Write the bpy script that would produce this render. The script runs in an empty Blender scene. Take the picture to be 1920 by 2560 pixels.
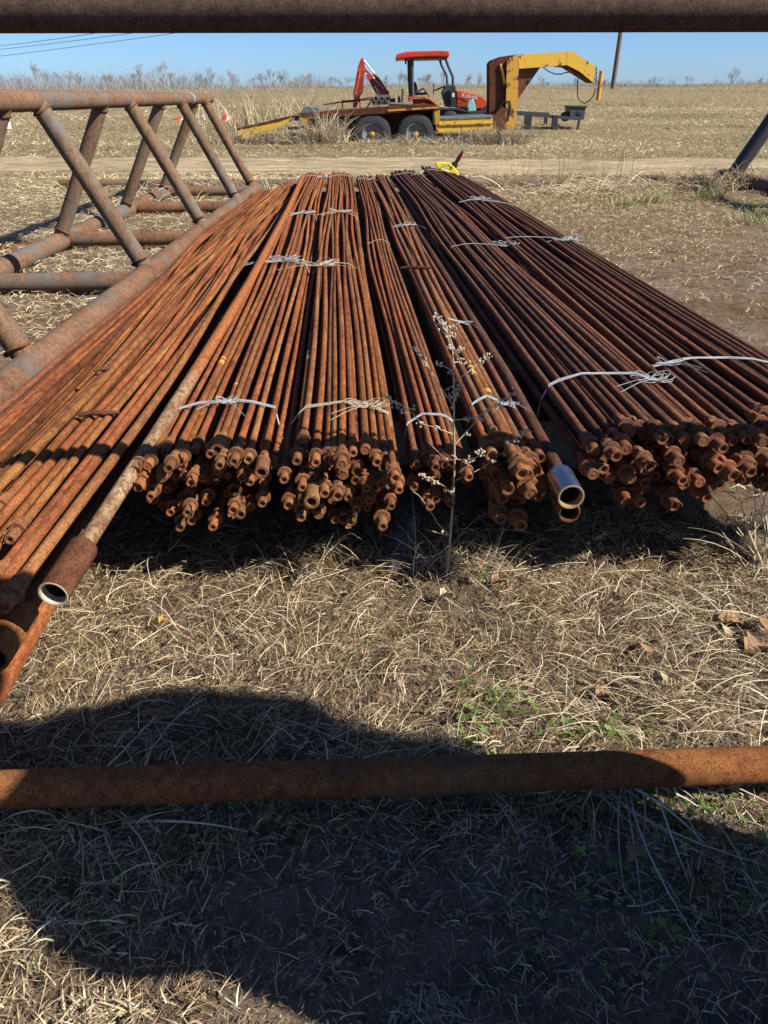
import bpy, bmesh, math, random
import numpy as np
from mathutils import Vector, Matrix, Quaternion

R = math.radians
random.seed(7)
rng = np.random.default_rng(11)
scene = bpy.context.scene
C = scene.collection

# ------------------------------------------------------------------ camera
H = 1.15
PITCH = 28.4
cam_d = bpy.data.cameras.new('camera')
cam_d.sensor_fit = 'VERTICAL'
cam_d.sensor_height = 36.0
cam_d.lens = 36.0 * 1923 / 2560
cam_d.clip_start = 0.02
cam_d.clip_end = 6000
cam = bpy.data.objects.new('camera', cam_d)
C.objects.link(cam)
cam.location = (0, 0, H)
cam.rotation_euler = (R(90 - PITCH), 0, 0)
scene.camera = cam

# ------------------------------------------------------------------ sky, sun, exposure
SUN = Vector((1.11, -0.44, 1.0)).normalized()
SUN_EL = math.asin(SUN.z)
SUN_ROT = math.atan2(SUN.x, SUN.y)
world = bpy.data.worlds.new('World')
scene.world = world
world.use_nodes = True
wn = world.node_tree
wn.nodes.clear()
sky = wn.nodes.new('ShaderNodeTexSky')
sky.sky_type = 'NISHITA'
sky.sun_disc = False
sky.sun_elevation = SUN_EL
sky.sun_rotation = SUN_ROT
sky.altitude = 0
sky.air_density = 0.72
sky.dust_density = 0.5
sky.ozone_density = 10.0
bg = wn.nodes.new('ShaderNodeBackground')
bg.inputs['Strength'].default_value = 0.066
wo = wn.nodes.new('ShaderNodeOutputWorld')
wn.links.new(sky.outputs[0], bg.inputs['Color'])
wn.links.new(bg.outputs[0], wo.inputs['Surface'])
sun_d = bpy.data.lights.new('sun', 'SUN')
sun_d.energy = 4.4
sun_d.angle = R(0.53)
sun_d.color = (1.0, 0.93, 0.82)
sun = bpy.data.objects.new('sun', sun_d)
C.objects.link(sun)
sun.rotation_euler = SUN.to_track_quat('Z', 'Y').to_euler()
sun.location = SUN * 50
vs = scene.view_settings
vs.view_transform = 'Standard'
vs.look = 'None'
vs.gamma = 1.0
vs.use_curve_mapping = False
vs.exposure = 1.2
scene.cycles.max_bounces = 6
scene.cycles.use_denoising = True

# ------------------------------------------------------------------ helpers
CP, SP = math.cos(R(PITCH)), math.sin(R(PITCH))
def at(px, py, Y):
    """point at forward distance Y that stands at photograph position (px, py)"""
    x, y = px - 960, py - 1280
    f = 1923 * CP - y * SP
    d = 1923 * SP + y * CP
    return Vector((x * Y / f, Y, H - d * Y / f))

def ground_z(X, Y):
    """numpy-friendly large-scale terrain"""
    X = np.asarray(X, float); Y = np.asarray(Y, float)
    z = np.interp(Y, [-400, 14, 18, 22, 28, 35, 45, 55, 62, 75, 110, 200, 4000],
                  [0, 0, .05, .15, .40, .74, 1.20, 1.56, 1.70, 1.5, 0.2, -3, -8])
    t = np.clip((Y - 30) / 30, 0, 1)
    return z + t * X * 0.0075 * np.clip(1 - (Y - 62) / 60, 0, 1) + .05 * t * np.sin(X * .21 + 1) 

def hashn(X, Y, s, seed=0):
    """cheap smooth value noise, vectorised"""
    X = np.asarray(X, float) / s + seed * 17.3; Y = np.asarray(Y, float) / s + seed * 9.1
    xi = np.floor(X); yi = np.floor(Y); fx = X - xi; fy = Y - yi
    fx = fx * fx * (3 - 2 * fx); fy = fy * fy * (3 - 2 * fy)
    def h(a, b):
        v = np.sin(a * 127.1 + b * 311.7 + seed * 13.7) * 43758.5453
        return v - np.floor(v)
    a = h(xi, yi); b = h(xi + 1, yi); c = h(xi, yi + 1); d = h(xi + 1, yi + 1)
    return a + (b - a) * fx + (c - a) * fy + (a - b - c + d) * fx * fy

def near_bumps(X, Y):
    w = np.clip((9 - np.asarray(Y, float)) / 7, 0, 1) 
    side = np.clip((np.asarray(Y, float) - 1.9) / .8, 0, 1) * np.clip((13.2 - np.asarray(Y, float)) / 1.5, 0, 1)
    rough = side * ((hashn(X, Y, .55, 4) - .5) * .05 + (hashn(X, Y, .16, 6) - .5) * .035)
    return rough + w * ((hashn(X, Y, .23, 1) - .5) * .028 + (hashn(X, Y, .07, 2) - .5) * .022 + (hashn(X, Y, .03, 3) - .5) * .013)

def gz(X, Y):
    return ground_z(X, Y) + near_bumps(X, Y)

def tag(o, label=None, cat=None, group=None, kind=None):
    if label: o['label'] = label
    if cat: o['category'] = cat
    if group: o['group'] = group
    if kind: o['kind'] = kind
    return o

def thing(name, label, cat, loc=(0, 0, 0), group=None):
    o = bpy.data.objects.new(name, None)
    o.empty_display_size = .1
    C.objects.link(o)
    o.location = loc
    return tag(o, label, cat, group)

def link(name, me, parent=None, loc=None):
    o = bpy.data.objects.new(name, me)
    C.objects.link(o)
    if parent is not None: o.parent = parent
    if loc is not None: o.location = loc
    return o

def basis(d):
    d = Vector(d).normalized()
    a = Vector((0, 0, 1)) if abs(d.z) < .9 else Vector((1, 0, 0))
    u = d.cross(a).normalized()
    return u, d.cross(u).normalized(), d

class MB:
    """collects shapes in world space; build() links them as one mesh object"""
    def __init__(s):
        s.v = []; s.f = []; s.sm = []
    def add(s, vs, fs, smooth=False):
        o = len(s.v)
        s.v += [tuple(p) for p in vs]
        s.f += [tuple(i + o for i in q) for q in fs]
        s.sm += [smooth] * len(fs)
        return s
    def box(s, c, d, rz=0, m=None):
        hx, hy, hz = d[0] / 2, d[1] / 2, d[2] / 2
        vs = [Vector((x, y, z)) for x in (-hx, hx) for y in (-hy, hy) for z in (-hz, hz)]
        q = Matrix.Rotation(rz, 3, 'Z') if m is None else m
        vs = [q @ p + Vector(c) for p in vs]
        return s.add(vs, [(0, 1, 3, 2), (4, 6, 7, 5), (0, 4, 5, 1), (2, 3, 7, 6), (0, 2, 6, 4), (1, 5, 7, 3)])
    def beam(s, a, b, w, h, roll=0):
        a, b = Vector(a), Vector(b)
        u, v, d = basis(b - a)
        q = Quaternion(d, roll)
        u = q @ u; v = q @ v
        vs = [p + u * i * w / 2 + v * j * h / 2 for p in (a, b) for i, j in ((-1, -1), (1, -1), (1, 1), (-1, 1))]
        return s.add(vs, [(3, 2, 1, 0), (4, 5, 6, 7), (0, 1, 5, 4), (1, 2, 6, 5), (2, 3, 7, 6), (3, 0, 4, 7)])
    def tube(s, pts, r, n=10, caps=True, smooth=True):
        pts = [Vector(p) for p in pts]
        m = len(pts)
        rr = r if isinstance(r, (list, tuple)) else [r] * m
        vs = []; u = None
        for i, p in enumerate(pts):
            d = (pts[min(i + 1, m - 1)] - pts[max(i - 1, 0)]).normalized()
            if u is None:
                u = basis(d)[0]
            u = (u - d * u.dot(d)).normalized()
            w = d.cross(u)
            for k in range(n):
                a = 2 * math.pi * k / n
                vs.append(p + (u * math.cos(a) + w * math.sin(a)) * rr[i])
        fs = [(i * n + k, i * n + (k + 1) % n, (i + 1) * n + (k + 1) % n, (i + 1) * n + k) for i in range(m - 1) for k in range(n)]
        s.add(vs, fs, smooth)
        if caps:
            s.add([], [])
            o = len(s.v) - len(vs)
            s.f.append(tuple(o + k for k in range(n))[::-1]); s.sm.append(False)
            s.f.append(tuple(o + (m - 1) * n + k for k in range(n))); s.sm.append(False)
        return s
    def lathe(s, prof, c, axis, n=14, smooth=True):
        """prof: list of (distance along axis, radius)"""
        u, w, d = basis(axis)
        c = Vector(c); vs = []
        for t, r in prof:
            for k in range(n):
                a = 2 * math.pi * k / n
                vs.append(c + d * t + (u * math.cos(a) + w * math.sin(a)) * max(r, 1e-5))
        fs = [(i * n + k, i * n + (k + 1) % n, (i + 1) * n + (k + 1) % n, (i + 1) * n + k) for i in range(len(prof) - 1) for k in range(n)]
        return s.add(vs, fs, smooth)
    def prism(s, poly, y0, y1):
        """poly: (x, z) outline extruded from y0 to y1"""
        n = len(poly)
        vs = [(x, y0, z) for x, z in poly] + [(x, y1, z) for x, z in poly]
        fs = [tuple(range(n)), tuple(range(2 * n - 1, n - 1, -1))] + [(k, n + k, n + (k + 1) % n, (k + 1) % n) for k in range(n)]
        return s.add(vs, fs)
    def build(s, name, mat, parent=None, loc=None, bevel=0):
        if parent is not None:
            o = Vector(parent.location)
            if parent.parent: o = o + Vector(parent.parent.location)
        else:
            o = Vector(loc) if loc is not None else Vector((0, 0, 0))
        me = bpy.data.meshes.new(name)
        me.from_pydata([(p[0] - o.x, p[1] - o.y, p[2] - o.z) for p in s.v], [], s.f)
        me.polygons.foreach_set('use_smooth', s.sm)
        me.update()
        bm = bmesh.new(); bm.from_mesh(me)
        bmesh.ops.recalc_face_normals(bm, faces=bm.faces)
        if bevel:
            ed = [e for e in bm.edges if len(e.link_faces) == 2 and e.calc_face_angle(0) > .6]
            bmesh.ops.bevel(bm, geom=ed, offset=bevel, segments=2, profile=.6, affect='EDGES')
        bm.to_mesh(me); bm.free()
        if any(s.sm): me.set_sharp_from_angle(angle=R(38))
        me.materials.append(mat)
        return link(name, me, parent, None if parent is not None else o)

# ------------------------------------------------------------------ materials
def new_mat(name):
    m = bpy.data.materials.new(name)
    m.use_nodes = True
    nt = m.node_tree
    return m, nt, nt.nodes['Principled BSDF']
def N(nt, t, **kw):
    n = nt.nodes.new(t)
    for k, v in kw.items(): setattr(n, k, v)
    return n
def ramp(nt, fac, stops):
    n = N(nt, 'ShaderNodeValToRGB')
    while len(n.color_ramp.elements) < len(stops): n.color_ramp.elements.new(.5)
    for e, (p, c) in zip(n.color_ramp.elements, stops):
        e.position = p
        e.color = (*c, 1) if len(c) == 3 else c
    nt.links.new(fac, n.inputs[0])
    return n.outputs[0]
def noise(nt, vec, scale, detail=4, rough=.55):
    n = N(nt, 'ShaderNodeTexNoise')
    n.inputs['Scale'].default_value = scale
    n.inputs['Detail'].default_value = detail
    n.inputs['Roughness'].default_value = rough
    if vec is not None: nt.links.new(vec, n.inputs['Vector'])
    return n.outputs['Fac']
def mix(nt, fac, a, b, mode='MIX'):
    n = N(nt, 'ShaderNodeMix', data_type='RGBA', blend_type=mode)
    for s, v in ((0, fac), (6, a), (7, b)):
        if isinstance(v, (int, float)): n.inputs[s].default_value = v
        elif isinstance(v, tuple): n.inputs[s].default_value = (*v, 1)
        else: nt.links.new(v, n.inputs[s])
    return n.outputs[2]
def bump(nt, h, dist, strength=1.0):
    b = N(nt, 'ShaderNodeBump')
    b.inputs['Distance'].default_value = dist
    b.inputs['Strength'].default_value = strength
    nt.links.new(h, b.inputs['Height'])
    return b.outputs[0]
def coords(nt, stretch=None, rand=True):
    tc = N(nt, 'ShaderNodeTexCoord')
    v = tc.outputs['Object']
    if stretch:
        mp = N(nt, 'ShaderNodeMapping'); mp.inputs['Scale'].default_value = stretch
        nt.links.new(v, mp.inputs[0]); v = mp.outputs[0]
    if rand:
        oi = N(nt, 'ShaderNodeObjectInfo')
        ml = N(nt, 'ShaderNodeMath', operation='MULTIPLY'); ml.inputs[1].default_value = 37
        nt.links.new(oi.outputs['Random'], ml.inputs[0])
        ad = N(nt, 'ShaderNodeVectorMath', operation='ADD')
        nt.links.new(v, ad.inputs[0]); nt.links.new(ml.outputs[0], ad.inputs[1])
        v = ad.outputs[0]
    return v

def rust_mat(name, dark, mid, bright, rough=.92, stretch=(1, .35, 1), scale=1.0, vary=.35, pit=.0007, scale_grey=None):
    m, nt, p = new_mat(name)
    v = coords(nt, stretch)
    big = noise(nt, v, 9 * scale, 5, .6)
    med = noise(nt, v, 70 * scale, 5, .65)
    fine = noise(nt, v, 420 * scale, 3, .7)
    c = ramp(nt, big, [(.3, dark), (.5, mid), (.72, bright)])
    c2 = ramp(nt, med, [(.32, tuple(x * .55 for x in dark)), (.5, mid), (.7, bright)])
    c = mix(nt, .5, c, c2)
    f = ramp(nt, fine, [(.36, (.28, .25, .23)), (.52, (1.0, .97, .94)), (.66, (1.35, 1.3, 1.2))])
    c = mix(nt, .8, c, f, 'MULTIPLY')
    if scale_grey:
        gm = ramp(nt, noise(nt, v, 5 * scale, 7, .7), [(.50, (0, 0, 0)), (.60, (.85, .85, .85))])
        c = mix(nt, gm, c, scale_grey)
    oi = N(nt, 'ShaderNodeObjectInfo')
    rv = ramp(nt, oi.outputs['Random'], [(0, (1 - vary,) * 3), (.22, (1 + vary * .1, 1 + vary * .5, 1 + vary * .4)), (.4, (1 - vary * .5, 1 - vary * .45, 1 - vary * .3)), (.6, (1, .95, .9)), (.8, (1 + vary * .5, 1 + vary * .2, 1)), (1, (1 - vary * .2, 1 - vary * .3, 1 - vary * .2))])
    c = mix(nt, 1.0, c, rv, 'MULTIPLY')
    nt.links.new(c, p.inputs['Base Color'])
    p.inputs['Roughness'].default_value = rough
    p.inputs['Specular IOR Level'].default_value = .12
    nt.links.new(bump(nt, med, pit), p.inputs['Normal'])
    return m

def plain(name, col, rough=.6, metal=0, grime=.25, scale=25, spec=.4):
    m, nt, p = new_mat(name)
    v = coords(nt)
    n = noise(nt, v, scale, 5, .6)
    c = ramp(nt, n, [(.3, tuple(x * (1 - grime) for x in col)), (.65, col)])
    nt.links.new(c, p.inputs['Base Color'])
    p.inputs['Roughness'].default_value = rough
    p.inputs['Metallic'].default_value = metal
    p.inputs['Specular IOR Level'].default_value = spec
    return m

def painted(name, col, rust=(.10, .038, .018), amount=.58, scale=3.0, rough=.5):
    """paint flaking to rust in patches"""
    m, nt, p = new_mat(name)
    v = coords(nt)
    n1 = noise(nt, v, scale, 7, .68)
    n2 = noise(nt, v, scale * 14, 4, .6)
    mask = ramp(nt, n1, [(amount, (0, 0, 0)), (amount + .025, (1, 1, 1))])
    pc = ramp(nt, n2, [(.3, tuple(x * .72 for x in col)), (.6, col)])
    rc = ramp(nt, n2, [(.35, tuple(x * .6 for x in rust)), (.65, tuple(min(1, x * 1.5) for x in rust))])
    nt.links.new(mix(nt, mask, pc, rc), p.inputs['Base Color'])
    p.inputs['Roughness'].default_value = rough
    nt.links.new(bump(nt, n1, .004), p.inputs['Normal'])
    return m

M = {}
M['rust_orange'] = rust_mat('rust_orange', (.072, .025, .012), (.21, .075, .026), (.37, .160, .052), vary=.48)
M['rust_red'] = rust_mat('rust_red', (.062, .022, .013), (.185, .065, .026), (.32, .128, .050), vary=.48)
M['rust_brown'] = rust_mat('rust_brown', (.056, .024, .016), (.145, .058, .032), (.25, .108, .060), vary=.42)
M['rust_dark'] = rust_mat('rust_dark', (.033, .017, .014), (.095, .042, .028), (.17, .078, .050), vary=.4)
M['rust_end'] = rust_mat('rust_end', (.045, .019, .011), (.21, .088, .04), (.44, .215, .10), stretch=(1, 1, 1), scale=.16, vary=.5, pit=.0012)
M['rust_end_dark'] = rust_mat('rust_end_dark', (.04, .018, .012), (.17, .07, .038), (.40, .18, .095), stretch=(1, 1, 1), scale=.16, vary=.5, pit=.0012)
M['rail_pipe'] = rust_mat('rail_pipe', (.085, .042, .027), (.165, .090, .055), (.235, .145, .095), stretch=(1, 1, 1), scale=.45, vary=.1, scale_grey=(.10, .105, .105))
M['leg_pipe'] = rust_mat('leg_pipe', (.09, .052, .034), (.155, .10, .066), (.20, .145, .10), stretch=(1, 1, .35), scale=.6, vary=.1, scale_grey=(.125, .125, .115))
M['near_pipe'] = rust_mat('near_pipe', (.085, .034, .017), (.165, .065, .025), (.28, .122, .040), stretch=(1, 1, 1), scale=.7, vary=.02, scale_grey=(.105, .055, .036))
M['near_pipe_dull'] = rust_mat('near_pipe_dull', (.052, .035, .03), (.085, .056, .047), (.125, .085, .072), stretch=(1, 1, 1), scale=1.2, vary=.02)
M['mottled'] = rust_mat('mottled_pipe', (.10, .042, .022), (.23, .165, .105), (.35, .285, .195), stretch=(1, .7, 1), scale=.55, vary=.02)
def mottle_to_rust():
    m = M['mottled']; nt = m.node_tree; p = nt.nodes['Principled BSDF']
    src = p.inputs['Base Color'].links[0].from_socket
    tc = N(nt, 'ShaderNodeTexCoord'); sx = N(nt, 'ShaderNodeSeparateXYZ'); nt.links.new(tc.outputs['Object'], sx.inputs[0])
    ad = N(nt, 'ShaderNodeMath', operation='ADD'); nt.links.new(sx.outputs['Y'], ad.inputs[0])
    ml = N(nt, 'ShaderNodeMath', operation='MULTIPLY'); ml.inputs[1].default_value = 1.6
    nt.links.new(noise(nt, tc.outputs['Object'], 22, 6, .65), ml.inputs[0]); nt.links.new(ml.outputs[0], ad.inputs[1])
    mr = N(nt, 'ShaderNodeMapRange'); mr.inputs[1].default_value = 1.55; mr.inputs[2].default_value = 1.8
    nt.links.new(ad.outputs[0], mr.inputs[0])
    spots = ramp(nt, noise(nt, tc.outputs['Object'], 75, 3, .6), [(.52, (0, 0, 0)), (.6, (1, 1, 1))])
    c = mix(nt, spots, src, (.13, .055, .025))
    rr_ = ramp(nt, noise(nt, tc.outputs['Object'], 90, 4, .65), [(.35, (.11, .036, .014)), (.6, (.30, .105, .032))])
    nt.links.new(mix(nt, mr.outputs[0], c, rr_), p.inputs['Base Color'])
mottle_to_rust()
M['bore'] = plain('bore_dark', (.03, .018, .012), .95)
M['silver'] = plain('silver_steel', (.36, .38, .40), .34, 1.0, .3, 40)
M['brass_rim'] = plain('pale_rim', (.30, .20, .105), .7, .1)
M['paint_band'] = plain('yellow_paint_mark', (.62, .30, .03), .6, 0, .4, 60)
M['twine'] = plain('pale_twine', (.38, .42, .43), .75, 0, .45, 90)
M['twine_straw'] = plain('straw_twine', (.46, .41, .29), .8, 0, .4, 90)
M['timber'] = plain('weathered_timber', (.17, .15, .125), .9, 0, .5, 30)
M['yellow_paint'] = painted('yellow_flaking_paint', (.68, .41, .04), amount=.60, scale=4.5)
M['riser_paint'] = painted('riser_flaking_paint', (.55, .29, .03), amount=.56, scale=4.0)
M['orange_paint'] = painted('orange_flaking_paint', (.50, .24, .025), amount=.51, scale=3.5)
M['trailer_rust'] = rust_mat('trailer_rust', (.045, .017, .012), (.095, .035, .022), (.17, .06, .028), stretch=(1, 1, 1), scale=.25, vary=.05)
M['gusset'] = rust_mat('gusset_rust', (.09, .04, .025), (.13, .06, .038), (.17, .085, .05), stretch=(1, 1, 1), scale=.3, vary=.05)
M['tractor_orange'] = plain('tractor_orange', (.52, .060, .018), .55, 0, .45, 5)
M['arm_red'] = plain('arm_red', (.30, .042, .02), .6, 0, .5, 6)
M['canopy_red'] = plain('canopy_red', (.60, .04, .016), .45, 0, .3, 5)
M['black_paint_and_shade'] = plain('black_paint_and_shade', (.03, .032, .036), .5, 0, .4, 12)  # black painted parts; also the painted-in shade on the right rack
M['dark_steel'] = plain('dark_steel', (.06, .065, .072), .55, .2, .4, 12)
M['tyre'] = plain('tyre_rubber', (.028, .03, .034), .8, 0, .4, 20)
M['hub_yellow'] = plain('hub_yellow', (.55, .28, .02), .5, 0, .4, 30)
M['cream'] = plain('cream_rim', (.50, .43, .30), .6, 0, .4, 14)
M['white'] = plain('white_paint', (.72, .71, .68), .5, 0, .2, 14)
M['red'] = plain('red_paint', (.55, .03, .02), .4, 0, .3, 14)
M['teal'] = plain('teal_plastic', (.20, .47, .45), .5, 0, .2, 10)
M['block'] = plain('engine_block_grey', (.15, .145, .12), .8, 0, .5, 14)
M['sheet_grey'] = plain('weathered_sheet', (.20, .215, .215), .7, .2, .5, 14)
M['yellow_plastic'] = plain('yellow_plastic', (.78, .60, .012), .4, 0, .12, 12)
M['black_plastic'] = plain('black_plastic', (.018, .018, .02), .45)
M['pole_wood'] = plain('pole_wood', (.15, .115, .09), .9, 0, .5, 8)
M['wire'] = plain('wire_metal', (.10, .12, .14), .6)
M['bark'] = plain('hazy_bark', (.27, .235, .215), .95, 0, .3, 6)  # grey-brown bark paled, distance haze mixed into its colour
M['stem'] = plain('dry_stem', (.44, .34, .21), .8, 0, .3, 60)
M['seed'] = plain('seed_head', (.46, .39, .28), .9, 0, .4, 150)
M['dry_leaf'] = plain('dry_leaf', (.27, .155, .07), .75, 0, .5, 60)
M['pale_leaf'] = plain('pale_leaf', (.50, .40, .24), .75, 0, .3, 60)
M['green_leaf'] = plain('green_leaf', (.07, .11, .025), .6, 0, .4, 60)
M['denim'] = plain('denim', (.04, .06, .11), .9)
M['jacket'] = plain('jacket_cloth', (.10, .085, .06), .9)
M['skin'] = plain('skin', (.45, .26, .18), .6)
M['boot'] = plain('boot_leather', (.09, .05, .03), .7)

def blade_mat(name, trans=.25):
    m, nt, p = new_mat(name)
    a = N(nt, 'ShaderNodeAttribute', attribute_name='Col')
    nt.links.new(a.outputs['Color'], p.inputs['Base Color'])
    p.inputs['Roughness'].default_value = .7
    p.inputs['Specular IOR Level'].default_value = .3
    t = N(nt, 'ShaderNodeBsdfTranslucent')
    nt.links.new(a.outputs['Color'], t.inputs['Color'])
    ms = N(nt, 'ShaderNodeMixShader'); ms.inputs[0].default_value = trans
    nt.links.new(p.outputs[0], ms.inputs[1]); nt.links.new(t.outputs[0], ms.inputs[2])
    nt.links.new(ms.outputs[0], nt.nodes['Material Output'].inputs[0])
    return m
M['blade'] = blade_mat('dry_blade')

def ground_material():
    m, nt, p = new_mat('field_ground')
    tc = N(nt, 'ShaderNodeTexCoord'); v = tc.outputs['Object']
    sx = N(nt, 'ShaderNodeSeparateXYZ'); nt.links.new(v, sx.inputs[0])
    soil = ramp(nt, noise(nt, v, 14, 8, .7), [(.3, (.08, .057, .041)), (.5, (.21, .158, .115)), (.75, (.33, .255, .19))])
    warm = ramp(nt, noise(nt, v, 5, 6, .65), [(.35, (.10, .066, .036)), (.65, (.22, .145, .08))])
    mp = N(nt, 'ShaderNodeMapping'); mp.inputs['Scale'].default_value = (1, 2.2, 1); nt.links.new(v, mp.inputs[0])
    th_n = noise(nt, mp.outputs[0], 9, 8, .75)
    thatch = ramp(nt, th_n, [(.28, (.085, .063, .032)), (.5, (.235, .185, .10)), (.72, (.38, .31, .18))])
    big = noise(nt, v, .35, 4, .6)
    olive = mix(nt, ramp(nt, big, [(.42, (0, 0, 0)), (.66, (.6, .6, .6))]), thatch, (.17, .14, .07))
    # bare mud close by, warm soil among the racks, thatch over the far field
    fy = N(nt, 'ShaderNodeMapRange'); fy.inputs[1].default_value = 6; fy.inputs[2].default_value = 12
    nt.links.new(sx.outputs['Y'], fy.inputs[0])
    c = mix(nt, ramp(nt, noise(nt, v, 1.6, 5, .6), [(.40, (0, 0, 0)), (.62, (1, 1, 1))]), soil, warm)
    n0 = N(nt, 'ShaderNodeMapRange'); n0.inputs[1].default_value = 1.4; n0.inputs[2].default_value = 2.2
    nt.links.new(sx.outputs['Y'], n0.inputs[0])
    c = mix(nt, n0.outputs[0], soil, c)
    c = mix(nt, fy.outputs[0], c, olive)
    nt.links.new(c, p.inputs['Base Color'])
    p.inputs['Roughness'].default_value = .95
    p.inputs['Specular IOR Level'].default_value = .1
    nt.links.new(bump(nt, noise(nt, v, 55, 9, .78), .03, 1.0), p.inputs['Normal'])
    return m
M['ground'] = ground_material()

def road_material():
    m, nt, p = new_mat('dirt_road')
    tc = N(nt, 'ShaderNodeTexCoord'); v = tc.outputs['Object']
    mp = N(nt, 'ShaderNodeMapping'); mp.inputs['Scale'].default_value = (.5, 2.8, 1); nt.links.new(v, mp.inputs[0])
    n = noise(nt, mp.outputs[0], 1.5, 10, .78)
    c = ramp(nt, n, [(.30, (.11, .085, .045)), (.44, (.21, .16, .088)), (.55, (.33, .25, .142)), (.68, (.42, .325, .19))])
    nt.links.new(c, p.inputs['Base Color'])
    p.inputs['Roughness'].default_value = .95
    # ragged edges where the field grows into it
    sx = N(nt, 'ShaderNodeSeparateXYZ'); nt.links.new(v, sx.inputs[0])
    nt.links.new(bump(nt, noise(nt, v, 12, 6, .7), .03), p.inputs['Normal'])
    return m
M['road'] = road_material()

# ------------------------------------------------------------------ ground
def axis(parts):
    out = []
    for a, b, n in parts: out += list(np.linspace(a, b, n, endpoint=False))
    return np.array(out + [parts[-1][1]])
def sheet(name, xs, ys, zf, mat):
    X, Y = np.meshgrid(xs, ys)
    Z = zf(X, Y)
    co = np.stack([X, Y, Z], -1).reshape(-1, 3)
    nx, ny = len(xs), len(ys)
    i = np.arange(nx * ny).reshape(ny, nx)
    q = np.stack([i[:-1, :-1], i[:-1, 1:], i[1:, 1:], i[1:, :-1]], -1).reshape(-1, 4)
    me = bpy.data.meshes.new(name)
    me.vertices.add(len(co)); me.vertices.foreach_set('co', co.ravel())
    me.loops.add(q.size); me.loops.foreach_set('vertex_index', q.ravel())
    me.polygons.add(len(q)); me.polygons.foreach_set('loop_start', np.arange(0, q.size, 4))
    me.polygons.foreach_set('use_smooth', np.ones(len(q), bool))
    me.update(calc_edges=True); me.validate()
    me.materials.append(mat)
    return link(name, me)
gx = axis([(-2500, -200, 12), (-200, -30, 24), (-30, -6, 40), (-6, -1.6, 80), (-1.6, 1.8, 260), (1.8, 6, 90), (6, 30, 40), (30, 200, 24), (200, 2500, 12)])
gy = axis([(-300, -5, 8), (-5, .2, 30), (.2, 2.6, 200), (2.6, 12, 170), (12, 30, 50), (30, 70, 60), (70, 200, 30), (200, 4000, 20)])
tag(sheet('ground', gx, gy, gz, M['ground']), kind='structure')
def road_z(X, Y):
    e = np.minimum(Y - 13.6, 17.3 - Y)
    return ground_z(X, Y) + .006 + .02 * (hashn(X, Y, .6, 5) - .5) - .035 * np.exp(-((Y - 14.6 - .15 * np.sin(X * .3)) / .28) ** 2) - .035 * np.exp(-((Y - 16.3 - .15 * np.sin(X * .3)) / .28) ** 2) + .045 * (hashn(X, Y, .25, 7) - .5) + .03 - .16 * np.clip(.75 * hashn(X * .6, Y * 0 + np.sign(Y - 15.5), .8, 8) + .25 * hashn(X, Y, .2, 10) - e, 0, 1)
tag(sheet('dirt_road', np.linspace(-45, 45, 520), np.linspace(13.35, 17.55, 56), road_z, M['road']), kind='structure')

# ------------------------------------------------------------------ blades (grass, straw)
def blades_mesh(name, P, head, length, width, pal, rise=None, arch=None, curve=None, K=3, taper=.15, mat=None):
    """ribbons: P (n,3) roots, head (n) heading, rise (n) end height, arch (n) mid height, curve (n) sideways bend"""
    n = len(P)
    rise = np.zeros(n) if rise is None else rise
    arch = np.zeros(n) if arch is None else arch
    curve = np.zeros(n) if curve is None else curve
    s = np.linspace(0, 1, K + 1)[None, :]
    dx, dy = np.cos(head)[:, None], np.sin(head)[:, None]
    flat = np.sqrt(np.clip(length ** 2 - rise ** 2, (length * .12) ** 2, None))[:, None]
    lat = (curve[:, None] * s ** 2) * length[:, None]
    x = P[:, 0:1] + dx * s * flat - dy * lat
    y = P[:, 1:2] + dy * s * flat + dx * lat
    z = P[:, 2:3] + rise[:, None] * (1.35 * s - .35 * s * s) + arch[:, None] * 4 * s * (1 - s)
    # each ribbon is turned about its own run so that it takes the light differently
    ph = rng.uniform(-1.1, 1.1, n)[:, None]
    wx, wy, wz = -dy * np.cos(ph), dx * np.cos(ph), np.sin(ph) * np.ones_like(dx)
    w = width[:, None] * (1 - (1 - taper) * s ** 1.5) * .5
    A = np.stack([x - wx * w, y - wy * w, z - wz * w], -1)
    B = np.stack([x + wx * w, y + wy * w, z + wz * w], -1)
    co = np.stack([A, B], 2).reshape(-1, 3)
    base = (np.arange(n) * (K + 1) * 2)[:, None]
    k = (np.arange(K) * 2)[None, :]
    i = base + k
    q = np.stack([i, i + 1, i + 3, i + 2], -1).reshape(-1, 4)
    me = bpy.data.meshes.new(name)
    me.vertices.add(len(co)); me.vertices.foreach_set('co', co.ravel())
    me.loops.add(q.size); me.loops.foreach_set('vertex_index', q.ravel())
    me.polygons.add(len(q)); me.polygons.foreach_set('loop_start', np.arange(0, q.size, 4))
    me.update(calc_edges=True)
    pal = np.array(pal)
    ci = rng.integers(0, len(pal), n)
    far_ = np.clip((P[:, 1] - 9) / 6, 0, 1)
    patch_ = 1 + far_ * ((.55 + .9 * hashn(P[:, 0] * .22, P[:, 1], 1.3, 81)) * (.7 + .6 * hashn(P[:, 0] * .5, P[:, 1], .5, 82)) - 1)
    col = pal[ci] * rng.uniform(.65, 1.25, n)[:, None] * patch_[:, None]
    cv = np.ones((n, (K + 1) * 2, 4)); cv[:, :, :3] = col[:, None, :]
    at_ = me.color_attributes.new('Col', 'FLOAT_COLOR', 'POINT')
    at_.data.foreach_set('color', cv.ravel())
    me.materials.append(mat or M['blade'])
    return me

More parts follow.
